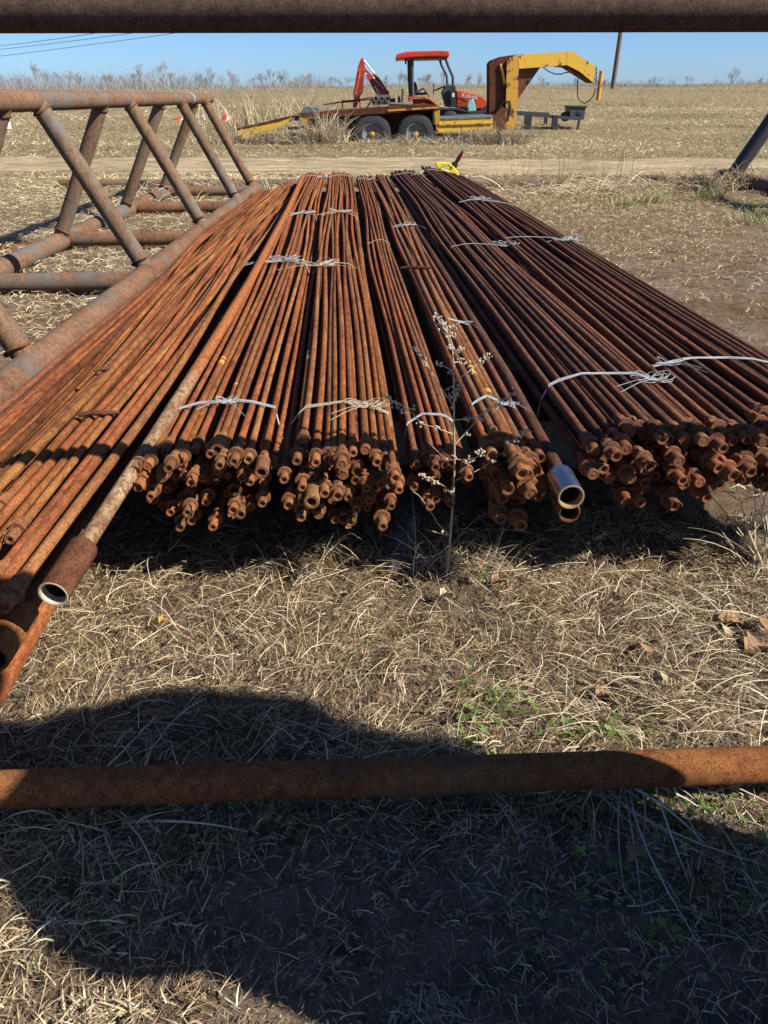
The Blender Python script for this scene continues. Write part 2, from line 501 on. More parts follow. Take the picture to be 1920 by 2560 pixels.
STRAW = [(.50, .39, .22), (.60, .49, .30), (.40, .29, .15), (.26, .18, .09), (.68, .58, .39), (.14, .095, .05)]
PALE = [(.62, .55, .41), (.54, .47, .34), (.47, .39, .25), (.40, .33, .21)]
BROWN = [(.24, .165, .095), (.31, .225, .13), (.18, .12, .07), (.40, .30, .18)]
MOWN = [(.50, .41, .25), (.42, .34, .20), (.31, .25, .14), (.56, .47, .31), (.23, .185, .10)]
GREEN = [(.11, .18, .035), (.15, .22, .05), (.20, .26, .08), (.08, .13, .03)]
WEED = [(.26, .205, .135), (.34, .275, .18), (.17, .13, .085), (.42, .345, .225)]

def scatter(n, x0, x1, y0, y1, keep=None):
    x = rng.uniform(x0, x1, n); y = rng.uniform(y0, y1, n)
    if keep is not None:
        k = keep(x, y) > rng.uniform(0, 1, n)
        x, y = x[k], y[k]
    return x, y
def lay(name, label, cat, n, box, lens, wid, pal, keep=None, rise=.0, arch=.012, z0=.004, headfn=None, K=3, zc=.02):
    x, y = scatter(n, *box, keep)
    m = len(x)
    P = np.stack([x, y, gz(x, y) + z0 + rng.uniform(0, zc, m)], -1)
    head = rng.uniform(0, 2 * np.pi, m) if headfn is None else headfn(x, y, m)
    L = rng.uniform(lens[0], lens[1], m) * rng.uniform(.5, 1, m)
    me = blades_mesh(name, P, head, L, rng.uniform(wid[0], wid[1], m), pal,
                     rise=L * rng.uniform(-.05, 1, m) ** 2 * rise, arch=rng.uniform(-.2, 1, m) * arch, curve=rng.normal(0, .22, m), K=K)
    return tag(link(name, me), label, cat, kind='stuff')

def mud(x, y):
    """0 where the trodden mud is bare, 1 where the mat is thick"""
    d = np.clip((y - .62) / .5, 0, 1) + np.clip((-.25 - x) / .35, 0, 1) * np.clip((1.05 - y) / .3, 0, 1) + .35 * np.clip((x - .25) / .3, 0, 1)
    return np.clip(d * .9 + (hashn(x, y, .16, 9) - .5) * .8, .05, 1)
def swirl(x, y, m):
    return np.where(rng.random(m) < .45, hashn(x, y, .21, 21) * 9 + rng.normal(0, .5, m), rng.uniform(0, 2 * np.pi, m))
SOFT = lambda x, y: mud(x, y) * np.clip(.12 + 1.1 * hashn(x, y, .085, 71) * (.5 + .8 * hashn(x, y, .3, 72)), 0, 1)
lay('straw_mat', 'matted dry straw covering the ground in front of the rod ends', 'straw', 80000, (-1.25, 1.35, .98, 2.1), (.015, .075), (.0009, .0020), STRAW + BROWN[:3], SOFT, .45, .008, headfn=swirl)
lay('straw_mat', 'long crossing straw stems on top of the mat', 'straw', 2000, (-1.25, 1.35, 1.0, 2.0), (.06, .20), (.0010, .0020), STRAW[1:2] + STRAW[4:5] + [(.74, .65, .47)], None, .16, .020, headfn=swirl, z0=.012)
lay('straw_mat', 'thin straw litter trodden into the mud below the near rail', 'straw', 13000, (-.9, .95, .40, 1.0), (.012, .07), (.0009, .0024), BROWN + STRAW[:3] + PALE, lambda x, y: np.clip(mud(x, y) * .8 + .12 + .5 * hashn(x, y, .11, 77) - .2, .1, 1), .28, .008)
lay('straw_mat', 'broken matted straw in the lit patch at the lower left', 'straw', 6000, (-.95, -.2, .40, .98), (.02, .08), (.0014, .0034), STRAW + BROWN, lambda x, y: np.clip((-.18 - x) / .25, 0, 1) * (.3 + .7 * hashn(x, y, .08, 73)), .35, .008)
lay('straw_mat', 'fine broken grass bits on the dark mud at the near edge', 'straw', 16000, (-.95, .95, .40, 1.1), (.006, .024), (.0010, .0022), BROWN, None, .4, .003, K=2)
lay('straw_mat', 'thick pale grass blades pressed flat right of the weed', 'straw', 650, (.15, 1.25, 1.02, 1.75), (.05, .16), (.0014, .0032), PALE, lambda x, y: np.clip((x - .1) * 1.6, .04, 1), .2, .02, headfn=lambda x, y, m: rng.normal(2.75, .6, m) + (rng.random(m) > .5) * np.pi, K=4)
lay('straw_mat', 'dark leaf crumbs and chaff under the rod ends', 'straw', 26000, (-1.25, 1.35, .95, 2.1), (.008, .026), (.002, .005), [(.05, .034, .02), (.09, .06, .032), (.16, .11, .055), (.30, .22, .12)], None, .35, .004, K=2)
lay('straw_litter', 'straw litter over the ground between the left rack rails', 'straw', 80000, (-7, -1.15, 1.8, 13.3), (.04, .15), (.003, .008), STRAW + PALE, lambda x, y: .35 + .65 * hashn(x, y, .7, 31), .25, .02, K=2)
lay('straw_litter', 'broken straw chips on the brown soil right of the pile', 'straw', 110000, (1.05, 6.5, 2.2, 13.2), (.03, .11), (.003, .007), STRAW + BROWN, lambda x, y: np.clip((y - 2) / 7, .35, 1) * (.25 + .75 * hashn(x, y, .5, 33)), .35, .02, K=2)
lay('mown_grass', 'short mown dry grass across the field beyond the road', 'grass', 150000, (-22, 22, 17.3, 37), (.05, .18), (.007, .020), MOWN, lambda x, y: np.clip(.4 + .6 * hashn(x * .4, y, .9, 41), 0, 1), .75, .01, K=2)
lay('mown_grass', 'yellow verge grass along the near side of the dirt road', 'grass', 14000, (-12, 12, 11.6, 13.9), (.05, .16), (.006, .016), MOWN, None, .7, .01, K=2)
lay('green_verge', 'thin green grass growing on the near edge of the dirt road', 'grass', 9000, (-12, 12, 12.5, 13.7), (.03, .09), (.005, .012), GREEN, lambda x, y: np.clip(hashn(x, y, 1.6, 45) * 2 - .75, 0, 1) * np.clip(1 - np.abs(y - 13.1) / .7, 0, 1), .9, .0, K=2)
lay('verge_straw', 'dry grass straggling over both edges of the dirt road', 'grass', 16000, (-14, 14, 13.3, 18.2), (.05, .16), (.008, .018), MOWN, lambda x, y: np.clip(1 - np.minimum(np.abs(y - 13.5), np.abs(y - 17.4)) / .55, 0, 1) * hashn(x, y, .5, 47) * 1.3, .6, .01, K=2)
lay('verge_straw', 'thin straw strip along the middle of the dirt road', 'grass', 16000, (-14, 14, 13.5, 17.4), (.03, .12), (.006, .014), MOWN, lambda x, y: np.clip(hashn(x * .5, y, .5, 49) * 2 - .7 - .6 * np.exp(-((y - 14.6) / .4) ** 2) - .6 * np.exp(-((y - 16.3) / .4) ** 2), 0.03, 1), .45, .01, K=2)
def tall(name, label, n, box, lens, wid, pal, keep=None):
    x, y = scatter(n, *box, keep); m = len(x)
    P = np.stack([x, y, ground_z(x, y) - .02], -1)
    L = rng.uniform(lens[0], lens[1], m) * (.6 + .6 * hashn(x, y, 2.5, 51))
    me = blades_mesh(name, P, rng.uniform(0, 2 * np.pi, m), L, rng.uniform(wid[0], wid[1], m), pal, rise=L * rng.uniform(.75, .99, m), curve=rng.normal(0, .12, m), K=2, taper=.3)
    return tag(link(name, me), label, 'grass', kind='stuff')
tall('tall_grass', 'tall dry prairie grass standing on the rise under the sky', 100000, (-34, 36, 35, 64), (.05, .18), (.008, .018), [(.38, .30, .205), (.29, .24, .165), (.42, .355, .25), (.22, .18, .12), (.33, .265, .16)], lambda x, y: .25 + .75 * hashn(x * .3, y, 1.7, 53))

def clods():
    n = 2600
    x = rng.uniform(-.95, .95, n); y = rng.uniform(.40, 1.25, n)
    r = rng.uniform(.002, .0065, n) * rng.uniform(.5, 1.6, n)
    z = gz(x, y) + r * .3
    base = np.array([(1, 0, 0), (-1, 0, 0), (0, 1, 0), (0, -1, 0), (0, 0, 1), (0, 0, -1)], float)
    co = base[None] * rng.uniform(.55, 1.3, (n, 6, 1)) * r[:, None, None] + rng.normal(0, .2, (n, 6, 3)) * r[:, None, None] + np.stack([x, y, z], -1)[:, None]
    tri = np.array([(0, 2, 4), (2, 1, 4), (1, 3, 4), (3, 0, 4), (2, 0, 5), (1, 2, 5), (3, 1, 5), (0, 3, 5)])
    f = (tri[None] + (np.arange(n) * 6)[:, None, None]).reshape(-1, 3)
    me = bpy.data.meshes.new('mud_clods')
    me.from_pydata(co.reshape(-1, 3).tolist(), [], f.tolist()); me.update()
    col = np.ones((n, 6, 4)); col[:, :, :3] = (np.array([.22, .155, .10])[None] * rng.uniform(.4, 1.5, (n, 1)))[:, None]
    at_ = me.color_attributes.new('Col', 'FLOAT_COLOR', 'POINT'); at_.data.foreach_set('color', col.ravel())
    me.materials.append(M['blade'])
    tag(link('mud_clods', me), 'small clods of mud scattered over the near ground', 'mud clods', kind='stuff')
clods()

# ------------------------------------------------------------------ pipe racks
AX = -0.0156                       # the racks and the rods run a touch left of straight ahead
def axp(X, Y, z): return Vector((X + AX * Y, Y, z))

def saddle_tube(mb, a, b, r, n=20):
    a, b = Vector(a), Vector(b)
    return mb.tube([a, a.lerp(b, .5), b], r, n)

def left_rack():
    t = thing('pipe_rack', 'long triangular rack of welded brown pipe left of the rod pile', 'pipe rack', (-2.08, 6, 0))
    XR, XL, XT = -1.54, -2.62, -2.08
    RR, RT, RL = .072, .06, .056
    zt = 1.125
    def long_tube(name, X, z, y0, y1, r):
        pts = [axp(X, y, z) for y in np.linspace(y0, y1, 9)]
        MB().tube(pts, r, 24).build(name, M['rail_pipe'], t)
    long_tube('top_rail', XT, zt, -.6, 11.3, RT)
    long_tube('bottom_rail', XR, .075, -.4, 11.1, RR)
    long_tube('bottom_rail', XL, .075, -.4, 10.5, RR)
    for y in (3.35, 5.42, 7.45, 9.47, 10.85):
        saddle_tube(MB(), axp(XT, y, zt), axp(XR, y + .02, .09), RL).build('leg', M['leg_pipe'], t)
    for y in (3.0, 4.93, 6.78, 8.7, 10.4):
        saddle_tube(MB(), axp(XT, y, zt), axp(XL, y, .09), RL).build('leg', M['leg_pipe'], t)
    for y in (3.15, 5.1, 6.86, 8.95, 10.6):
        saddle_tube(MB(), axp(XL, y, .08), axp(XR, y + .08, .08), .06).build('cross_tie', M['rail_pipe'], t)
    # weld beads where the legs meet the top rail
    for y, s in ((3.35, 1), (5.42, 1), (7.45, 1), (9.47, 1), (10.85, 1), (4.93, -1), (6.78, -1), (8.7, -1), (10.4, -1)):
        top_, bot_ = axp(XT, y, zt), axp(XR if s > 0 else XL, y, .09)
        d_ = (bot_ - top_).normalized()
        for c, sg in ((top_ + d_ * .066, 1), (bot_ - d_ * .085, -1)):
            mb = MB()
            u_, w_, _ = basis(d_)
            ring = []
            for k in range(25):
                a_ = 2 * math.pi * k / 24
                rad = u_ * math.cos(a_) + w_ * math.sin(a_)
                # the bead follows the curve of the rail it runs round
                off = abs(rad.dot(Vector((AX, 1, 0)).normalized()))
                ring.append(c + rad * (.058 + .002 * math.sin(k * 2.3)) + d_ * sg * (.016 * off * off - .006))
            mb.tube(ring, .0075, 6, caps=False)
            mb.build('weld_bead', M['rust_brown'], t)
    MB().lathe([(0, .0605), (0.002, .0618), (.012, .0618), (.014, .0605)], axp(XT, 10.05, zt), (AX, 1, 0), 24).build('chalk_ring', M['white'], t)
    MB().lathe([(0, .02), (.05, .02), (.05, .0)], axp(XT, 11.3, zt - .035), (AX, 1, 0), 10).build('rail_stub', M['rust_orange'], t)
    return t
left_rack()

def right_rack():  # near-black legs and top rail: shade of the sunless side put into colour
    t = thing('pipe_rack', 'dark pipe rack leg rising from the brush at the right edge', 'pipe rack', (5.9, 9, 0))
    XL, XT, XR = 5.08, 5.86, 6.64
    for nm, X, z, r, y0, y1 in (('top_rail', XT, 1.47, .09, 5.5, 12.9), ('bottom_rail', XL, .1, .09, 5.5, 12.6), ('bottom_rail', XR, .1, .09, 5.5, 12.9)):
        MB().tube([(X, y, z) for y in np.linspace(y0, y1, 6)], r, 20).build(nm, M['black_paint_and_shade'] if nm == 'top_rail' else M['rail_pipe'], t)
    for y in (6.0, 9.3, 12.3):
        MB().tube([(XT, y, 1.47), (XL, y, .02)], .105, 20).build('leg', M['black_paint_and_shade'], t)
        MB().tube([(XT, y, 1.47), (XR, y, .02)], .105, 20).build('leg', M['black_paint_and_shade'], t)
right_rack()

def near_rack():
    t = thing('pipe_rack', 'near rusty pipe rack framing the view with its two rails', 'pipe rack', (0, 1.1, 0))
    k = .042
    def P(x, y, z): return Vector((x, y + k * x, z))
    r = .033
    MB().tube([P(x, 1.35, 1.266 + .004 * x) for x in np.linspace(-2.6, 3.4, 13)], r, 32).build('top_rail', M['near_pipe_dull'], t)
    MB().tube([P(x, .976, .088) for x in np.linspace(-2.75, 3.55, 13)], r, 32).build('bottom_rail', M['near_pipe'], t)
    for x in (-2.6, 3.4):
        MB().tube([P(x, 1.35, 1.266), P(x, .976, .088)], r, 20).build('leg', M['near_pipe'], t)
        MB().tube([P(x, 1.35, 1.266), P(x, 1.75, .03)], r, 20).build('leg', M['near_pipe'], t)
        MB().tube([P(x, .7, .028), P(x, 1.95, .028)], .028, 16).build('foot', M['near_pipe'], t)
near_rack()

o = MB().tube([Vector((x, 11.85 + .01 * x, .06)) for x in np.linspace(-4.6, 2.55, 9)], .055, 16).build('loose_pipe', M['rail_pipe'], loc=(0, 11.85, 0))
tag(o, 'long rusty pipe lying crosswise on the ground past the far rod ends', 'pipe')
o = MB().tube([(-6.0, 4.9, .03), (-4.0, 6.3, .03), (-2.75, 7.1, .03)], .012, 8).build('loose_rod', M['rust_red'], loc=(-4, 6.3, 0))
tag(o, 'thin rusty rod on the straw left of the rack', 'rod')

# ------------------------------------------------------------------ timbers under the rods
def timber(label, x0, x1, Y, top, w=.16):
    o = MB().box(((x0 + x1) / 2, Y, top / 2 - .01), (x1 - x0, w, top + .02), rz=.01).build('timber_block', M['timber'], loc=((x0 + x1) / 2, Y, 0), bevel=.006)
    tag(o, label, 'timber', 'timbers under the rod pile')
timber('weathered timber under the near part of the rod pile', -.72, 1.42, 2.55, .168)
timber('grey timber sticking out right of the pile halfway along', -.92, 1.27, 5.45, .205)
timber('grey timber under the far rod ends, sticking out on the right', -.98, 1.16, 9.0, .232)
timber('small grey block between the left rack rail and the rods', -1.47, -.96, 5.15, .13)
timber('low timber under the far ends of the loose left rods', -1.52, -1.03, 8.75, .13)
timber('low timber under the near part of the loose left rods', -1.33, -.74, 2.5, .12)

# ------------------------------------------------------------------ steel rods
def fitting_meshes():
    """unit fittings for a rod of radius 1, pointing along -Y; scaled per rod"""
    out = {}
    D = (0, -1, 0)
    def take(mb, name, mat):
        o = mb.build(name, mat)
        me = o.data
        bpy.data.objects.remove(o)
        return me
    # upset bulge + wrench square + shoulder ring
    for i, (b, sh) in enumerate(((1.45, 2.05), (1.6, 2.2), (1.38, 1.95))):
        mb = MB()
        mb.lathe([(-3.4, 1.0), (-2.6, 1.06), (-1.4, b * .93), (-.6, b), (.1, b * .98), (.4, 1.25)], (0, 0, 0), D, 16)
        q = 1.22
        mb.box((0, -1.5, 0), (2 * q, 2.4, 2 * q), m=Matrix.Rotation(.4 + i, 3, 'Y'))
        mb.lathe([(2.55, 1.15), (2.75, sh * .95), (2.85, sh), (3.55, sh), (3.65, sh * .96), (3.66, 1.0)], (0, 0, 0), D, 20)
        out['collar%d' % i] = take(mb, 'collar', M['rust_end'])
    # pin: cylinder with a recess in its end
    for i, (pr, L, hole) in enumerate(((1.30, 3.6, .66), (1.40, 2.8, .85), (1.25, 4.0, .55))):
        mb = MB()
        mb.lathe([(3.6, pr * .8), (4.0, pr * .82), (4.35, pr * .85), (4.5, pr), (4.0 + L - .18, pr), (4.0 + L, pr * .93), (4.0 + L, hole * 1.5), (4.0 + L - .12, hole * 1.25), (4.0 + L - .12, hole), (4.0 + L - .8, hole * .9), (4.0 + L - .8, 0)], (0, 0, 0), D, 18)
        out['pin%d' % i] = take(mb, 'pin', M['rust_end'])
    mb = MB()   # solid pin, flat rusty face
    mb.lathe([(3.6, 1.2), (4.4, 1.22), (4.6, 1.38), (6.6, 1.38), (6.85, 1.28), (6.88, 1.0), (6.8, .95), (6.8, .4), (6.86, .35), (6.86, 0)], (0, 0, 0), D, 18)
    out['pin3'] = take(mb, 'pin', M['rust_end'])
    # coupling sleeve, open end
    mb = MB()
    mb.lathe([(3.6, 1.3), (3.7, 1.85), (3.95, 1.95), (9.6, 1.95), (9.9, 1.85), (9.95, 1.2), (9.6, 1.1), (7.5, 1.05), (7.5, 0)], (0, 0, 0), D, 20)
    out['coupling'] = take(mb, 'coupling', M['rust_end'])
    # torn thread protectors: part of a thin shell with a ragged rim
    for i in range(4):
        n = 15; a0 = 0; span = (1.1, .85, 1.4, .7)[i] * math.pi
        vs = []; fs = []
        rr = random.Random(i + 3)
        for k in range(n + 1):
            a = a0 + span * k / n
            e = 8.2 + rr.uniform(-1.3, .9) - 2.2 * abs(2 * k / n - 1) ** 2
            fl = 1 + .22 * abs(2 * k / n - 1) ** 3 * rr.uniform(.3, 1.4)
            for (d, ra) in ((4.2, 1.62), (6.2, 1.66), (e, 1.72 * fl), (e, 1.58 * fl), (6.2, 1.52), (4.2, 1.50)):
                vs.append((ra * math.cos(a), -d, ra * math.sin(a)))
        for k in range(n):
            for j in range(5):
                fs.append((k * 6 + j, (k + 1) * 6 + j, (k + 1) * 6 + j + 1, k * 6 + j + 1))
        mb = MB().add(vs, fs, False)
        out['prot%d' % i] = take(mb, 'thread_protector', M['rust_end'])
    return out
FIT = fitting_meshes()
NB = 34
def shaft_mesh(pts, rad, n=10):
    """tube along y-ish polyline with per-point radius; pts numpy (m,3) local"""
    m = len(pts)
    a = np.linspace(0, 2 * np.pi, n, endpoint=False)
    ring = np.stack([np.cos(a), np.zeros(n), np.sin(a)], -1)
    co = pts[:, None, :] + ring[None] * rad[:, None, None]
    co = co.reshape(-1, 3)
    i = np.arange(m * n).reshape(m, n)
    j = np.roll(i, -1, 1)
    q = np.stack([i[:-1], i[1:], j[1:], j[:-1]], -1).reshape(-1, 4)
    me = bpy.data.meshes.new('steel_rod')
    faces = [tuple(x) for x in q] + [tuple(i[0]), tuple(i[-1][::-1])]
    me.from_pydata([tuple(p) for p in co], [], faces)
    me.polygons.foreach_set('use_smooth', [True] * len(q) + [False, False])
    me.update()
    return me

RODS = {}       # bundle -> list of (sample ys, xs, zs, radius)
ORD = ['first', 'second', 'third', 'fourth', 'fifth', 'sixth', 'seventh', 'eighth', 'ninth', 'tenth', 'eleventh', 'twelfth', 'thirteenth', 'fourteenth', 'fifteenth', 'sixteenth', 'seventeenth', 'eighteenth', 'nineteenth', 'twentieth']
def make_rod(bundle, label, group, near, far, r, mat, wav=0.0, ph=0.0, amp=.006, bow=0, fit=True, n=10, emat=None):
    m = NB
    s = np.linspace(0, 1, m)
    e = s * s * (3 - 2 * s) * .35 + s * .65
    near = np.array(near); far = np.array(far)
    pts = near[None] + (far - near)[None] * s[:, None]
    pts[:, 0] = near[0] + (far[0] - near[0]) * s
    env = np.sin(np.pi * s)
    pts[:, 0] += env * (wav * np.sin(2 * np.pi * s * .9 + ph) + amp * np.sin(2 * np.pi * s * (1.3 + .7 * random.random()) + random.uniform(0, 6)))
    pts[:, 2] += bow * env + env * .35 * amp * np.sin(2 * np.pi * s * 2.1 + random.uniform(0, 6))
    rad = np.full(m, r)
    rad[-1] = r * 1.3; rad[-2] = r * 1.0
    # far upset end
    tail = np.array([[0, .02, 0], [0, .05, 0], [0, .085, 0]]) + pts[-1]
    pts2 = np.vstack([pts, tail]); rad2 = np.append(rad, [r * 1.75, r * 1.75, r * 1.3])
    loc = pts[0].copy()
    me = shaft_mesh(pts2 - loc, rad2, n)
    me.materials.append(mat)
    o = link('steel_rod', me, None, loc)
    tag(o, label, 'steel rod', group)
    RODS.setdefault(bundle, []).append((pts[:, 1].copy(), pts[:, 0].copy(), pts[:, 2].copy(), r))
    if fit:
        d = Vector(pts[0] - pts[2]).normalized()
        q = Vector((0, -1, 0)).rotation_difference(d)
        roll = Quaternion((0, -1, 0), random.uniform(0, 6.3))
        tilt = Quaternion((random.uniform(-1, 1), 0, random.uniform(-1, 1)), random.uniform(0, .03))
        rot = (tilt @ q @ roll).to_euler()
        def part(name, me):
            c = link(name, me, o, (0, 0, 0))
            c.rotation_euler = rot
            c.scale = (r * .92, r * .92, r * .92)
            if emat is not None:
                c.material_slots[0].link = 'OBJECT'; c.material_slots[0].material = emat
            return c
        col = part('collar', FIT['collar%d' % random.randrange(3)])
        if fit == 'coupling' or (fit is True and random.random() < .06):
            part('coupling', FIT['coupling'])
        else:
            part('pin', FIT['pin%d' % random.choice((0, 0, 1, 2, 3) if fit != 'solid' else (3, 3, 0, 1))])
            if random.random() < .27:
                part('thread_protector', FIT['prot%d' % random.randrange(4)])
    return o

def bundle(key, desc, nx, fx, ztop_n, ztop_f, rows, r, mat, yn, yf=(9.05, 9.25), lay_n=.038, lay_f=None, tilt=0, tilt_f=None, fit=True, wav=.02, ph=0, amp=.0075, rv=.08, zj=.009, emat=None, top=.9):
    """rows: rods per layer from the top layer down; nx/fx: left and right x at near/far end"""
    lay_f = lay_f or r * 2.25
    tilt_f = tilt * .3 if tilt_f is None else tilt_f
    wide = max(rows)
    for j, cnt in enumerate(rows):
        spots = []
        for i in range(cnt):
            u = (i + .5 + (wide - cnt) / 2) / wide if j else (i + .5) / cnt * top + .05
            uu = u + random.uniform(-.36, .36) / wide
            vv = u + random.uniform(-.2, .2) / wide
            if random.random() < .16: vv = min(1, max(0, vv + random.uniform(-1.6, 1.6) / wide))
            spots.append((uu, u, vv))
        spots.sort()
        for i, (uu, u, vv) in enumerate(spots):
            xn = nx[0] + (nx[1] - nx[0]) * uu
            xf = fx[0] + (fx[1] - fx[0]) * vv
            arch = -.028 * (2 * u - 1) ** 2
            rr = r * random.uniform(1 - rv, 1 + rv)
            zn = ztop_n + arch - j * lay_n + random.uniform(-zj, zj) + tilt * (u - .5) - rr
            zf = ztop_f + arch * .8 - j * lay_f + random.uniform(-.004, .004) + tilt_f * (u - .5) - rr
            y0 = random.uniform(*yn) - .035 + .004 * j
            if j == 0:
                lab = '%s rod from the left on top of the %s' % (ORD[i], desc)
                g = 'rods on top of the ' + desc
            else:
                lab = '%s rod from the left in layer %s of the %s' % (ORD[i], ('one', 'two', 'three', 'four', 'five', 'six')[j], desc)
                g = 'rods inside the ' + desc
            make_rod(key, lab, g, (xn, y0, zn), (xf, random.uniform(*yf), zf), rr, mat if not isinstance(mat, tuple) else random.choice(mat), wav, ph, amp * (1.3 if j == 0 else 1), fit=fit, emat=emat)

RO, RD, RB, RK = M['rust_orange'], M['rust_red'], M['rust_brown'], M['rust_dark']
ED = M['rust_end_dark']
bundle('B1', 'loose bundle beside the rack', (-1.27, -.635), (-1.45, -.835), .345, .305, (18, 15, 9), .0112, (RD, RO, RD, RB), (1.05, 1.62), (8.5, 8.95), .040, .026, tilt=.15, tilt_f=.15, wav=.03, ph=1, amp=.020, rv=.16, zj=.008, top=.95)
bundle('B2', 'bundle right of the mottled tube', (-.63, -.265), (-.89, -.645), .395, .405, (12, 12, 11, 10, 9, 6), .0097, (RD, RD, RO), (1.72, 1.90), tilt=.01, wav=.018, ph=.6, lay_n=.035)
bundle('B3', 'centre bundle', (-.25, .055), (-.62, -.345), .395, .41, (11, 11, 10, 9, 7, 4), .0098, (RD, RD, RO), (1.70, 1.88), wav=.012, ph=2.2, lay_n=.035)
bundle('B4', 'thin bundle behind the weed', (.07, .225), (-.31, -.15), .355, .38, (7, 7, 5), .0092, (RB, RD), (1.78, 1.97), wav=.02, ph=2.8, lay_n=.045)
bundle('B5', 'thick bundle by the silver collar', (.235, .405), (-.145, .05), .39, .385, (6, 5, 5, 3), .0124, (RB, RD), (1.70, 1.90), wav=.012, ph=3.3, lay_n=.044, fit='solid')
bundle('B6', 'dark bundle', (.49, .90), (.06, .40), .415, .43, (12, 12, 11, 9, 6), .0117, (RK, RB, RK), (1.78, 1.98), wav=.014, ph=3.6, lay_n=.040, fit='solid', emat=ED)
bundle('B7', 'rightmost bundle', (.83, 1.40), (.39, .95), .415, .44, (14, 13, 12, 11, 8), .0117, (RK, RK, RB), (1.78, 2.00), wav=.012, ph=3.9, lay_n=.040, fit='solid', tilt=-.02, tilt_f=-.10, emat=ED, top=.80)

def tubing(label, pts, r, mat, collar, cmat, rim=None):
    """an open tube with a thicker collar at its near end"""
    pts = [Vector(p) for p in pts]
    t = thing('steel_tube', label, 'steel tube', pts[0])
    d = (pts[0] - pts[1]).normalized()
    # smooth path
    path = []
    for a, b in zip(pts[:-1], pts[1:]):
        path += [a.lerp(b, k / 8) for k in range(8)]
    path.append(pts[-1])
    MB().tube(path, r, 16).build('tube_body', mat, t)
    cr, cl = collar
    mb = MB().lathe([(-cl - .012, r * 1.02), (-cl, cr * .97), (-cl + .008, cr), (-.004, cr), (0, cr * .97), (0, cr * .80)], pts[0] + d * cl * .85, d, 26)
    c = mb.build('collar', cmat, t)
    MB().lathe([(.0005, cr * .97), (.0015, cr * .90), (.0005, cr * .80), (-.004, cr * .78), (-.02, cr * .77)], pts[0] + d * cl * .85, d, 26).build('collar_rim', rim or cmat, c)
    MB().lathe([(-.02, cr * .77), (-cl * .9, cr * .74), (-cl * .9, 0)], pts[0] + d * cl * .85, d, 22).build('bore', M['bore'], c)
    return t
tubing('mottled grey tube with a thick open collar lying over the left rods', [(-.632, 1.36, .315), (-.60, 1.85, .365), (-.578, 2.35, .408), (-.60, 3.5, .418), (-.70, 6, .425), (-.835, 8.6, .425)], .0185, M['mottled'], (.031, .15), M['rust_brown'], M['cream'])
tubing('rusty tube with a dark open end low at the left edge', [(-.775, 1.33, .175), (-.80, 2.4, .16), (-.93, 5, .155), (-1.0, 8.3, .155)], .022, M['rust_brown'], (.034, .16), M['rust_red'])
tubing('fat orange rusty pipe lying lowest at the left edge', [(-.80, 1.12, .072), (-.86, 2.2, .07), (-1.0, 5, .07), (-1.06, 8, .07)], .030, M['rust_red'], (.036, .12), M['rust_red'])
tubing('tube with a shiny silver collar between the thick and dark bundles', [(.425, 1.66, .342), (.40, 2.4, .345), (.25, 5.2, .335), (.055, 8.9, .335)], .020, M['rust_dark'], (.032, .11), M['silver'], M['brass_rim'])
tubing('rusty open tube end just below the silver collar', [(.438, 1.68, .280), (.425, 2.4, .275), (.265, 5.2, .27), (.065, 8.8, .27)], .020, M['rust_dark'], (.027, .09), M['rust_brown'], M['rust_brown'])

def rods_at(key, Y):
    xs = []
    for ys, x, z, r in RODS[key]:
        if ys[0] <= Y <= ys[-1]:
            xs.append((float(np.interp(Y, ys, x)), float(np.interp(Y, ys, z)), r))
    return sorted(xs)

# yellow paint marks on a few rods
def band_on(key, idx, Y, L):
    ys, x, z, r = RODS[key][idx]
    k0 = sum(len(RODS[b]) for b in ('B1', 'B2', 'B3', 'B4', 'B5', 'B6', 'B7') if b < key)
    root = [b for b in ROD_ROOTS][k0 + idx]
    p = [Vector((float(np.interp(y, ys, x)), y, float(np.interp(y, ys, z)))) for y in np.linspace(Y, Y + L, 4)]
    mb = MB(); mb.tube(p, r * 1.05, 12)
    mb.build('paint_band', M['paint_band'], root)
ROD_ROOTS = [b for b in C.objects if b.get('category') == 'steel rod']
for key, idx, Y, L in (('B2', 3, 2.42, .03), ('B2', 3, 2.47, .015), ('B3', 0, 2.5, .05), ('B3', 0, 2.58, .012), ('B5', 2, 2.3, .02), ('B5', 2, 2.36, .015), ('B5', 3, 2.15, .03), ('B2', 6, 2.2, .012)):
    band_on(key, idx, Y, L)

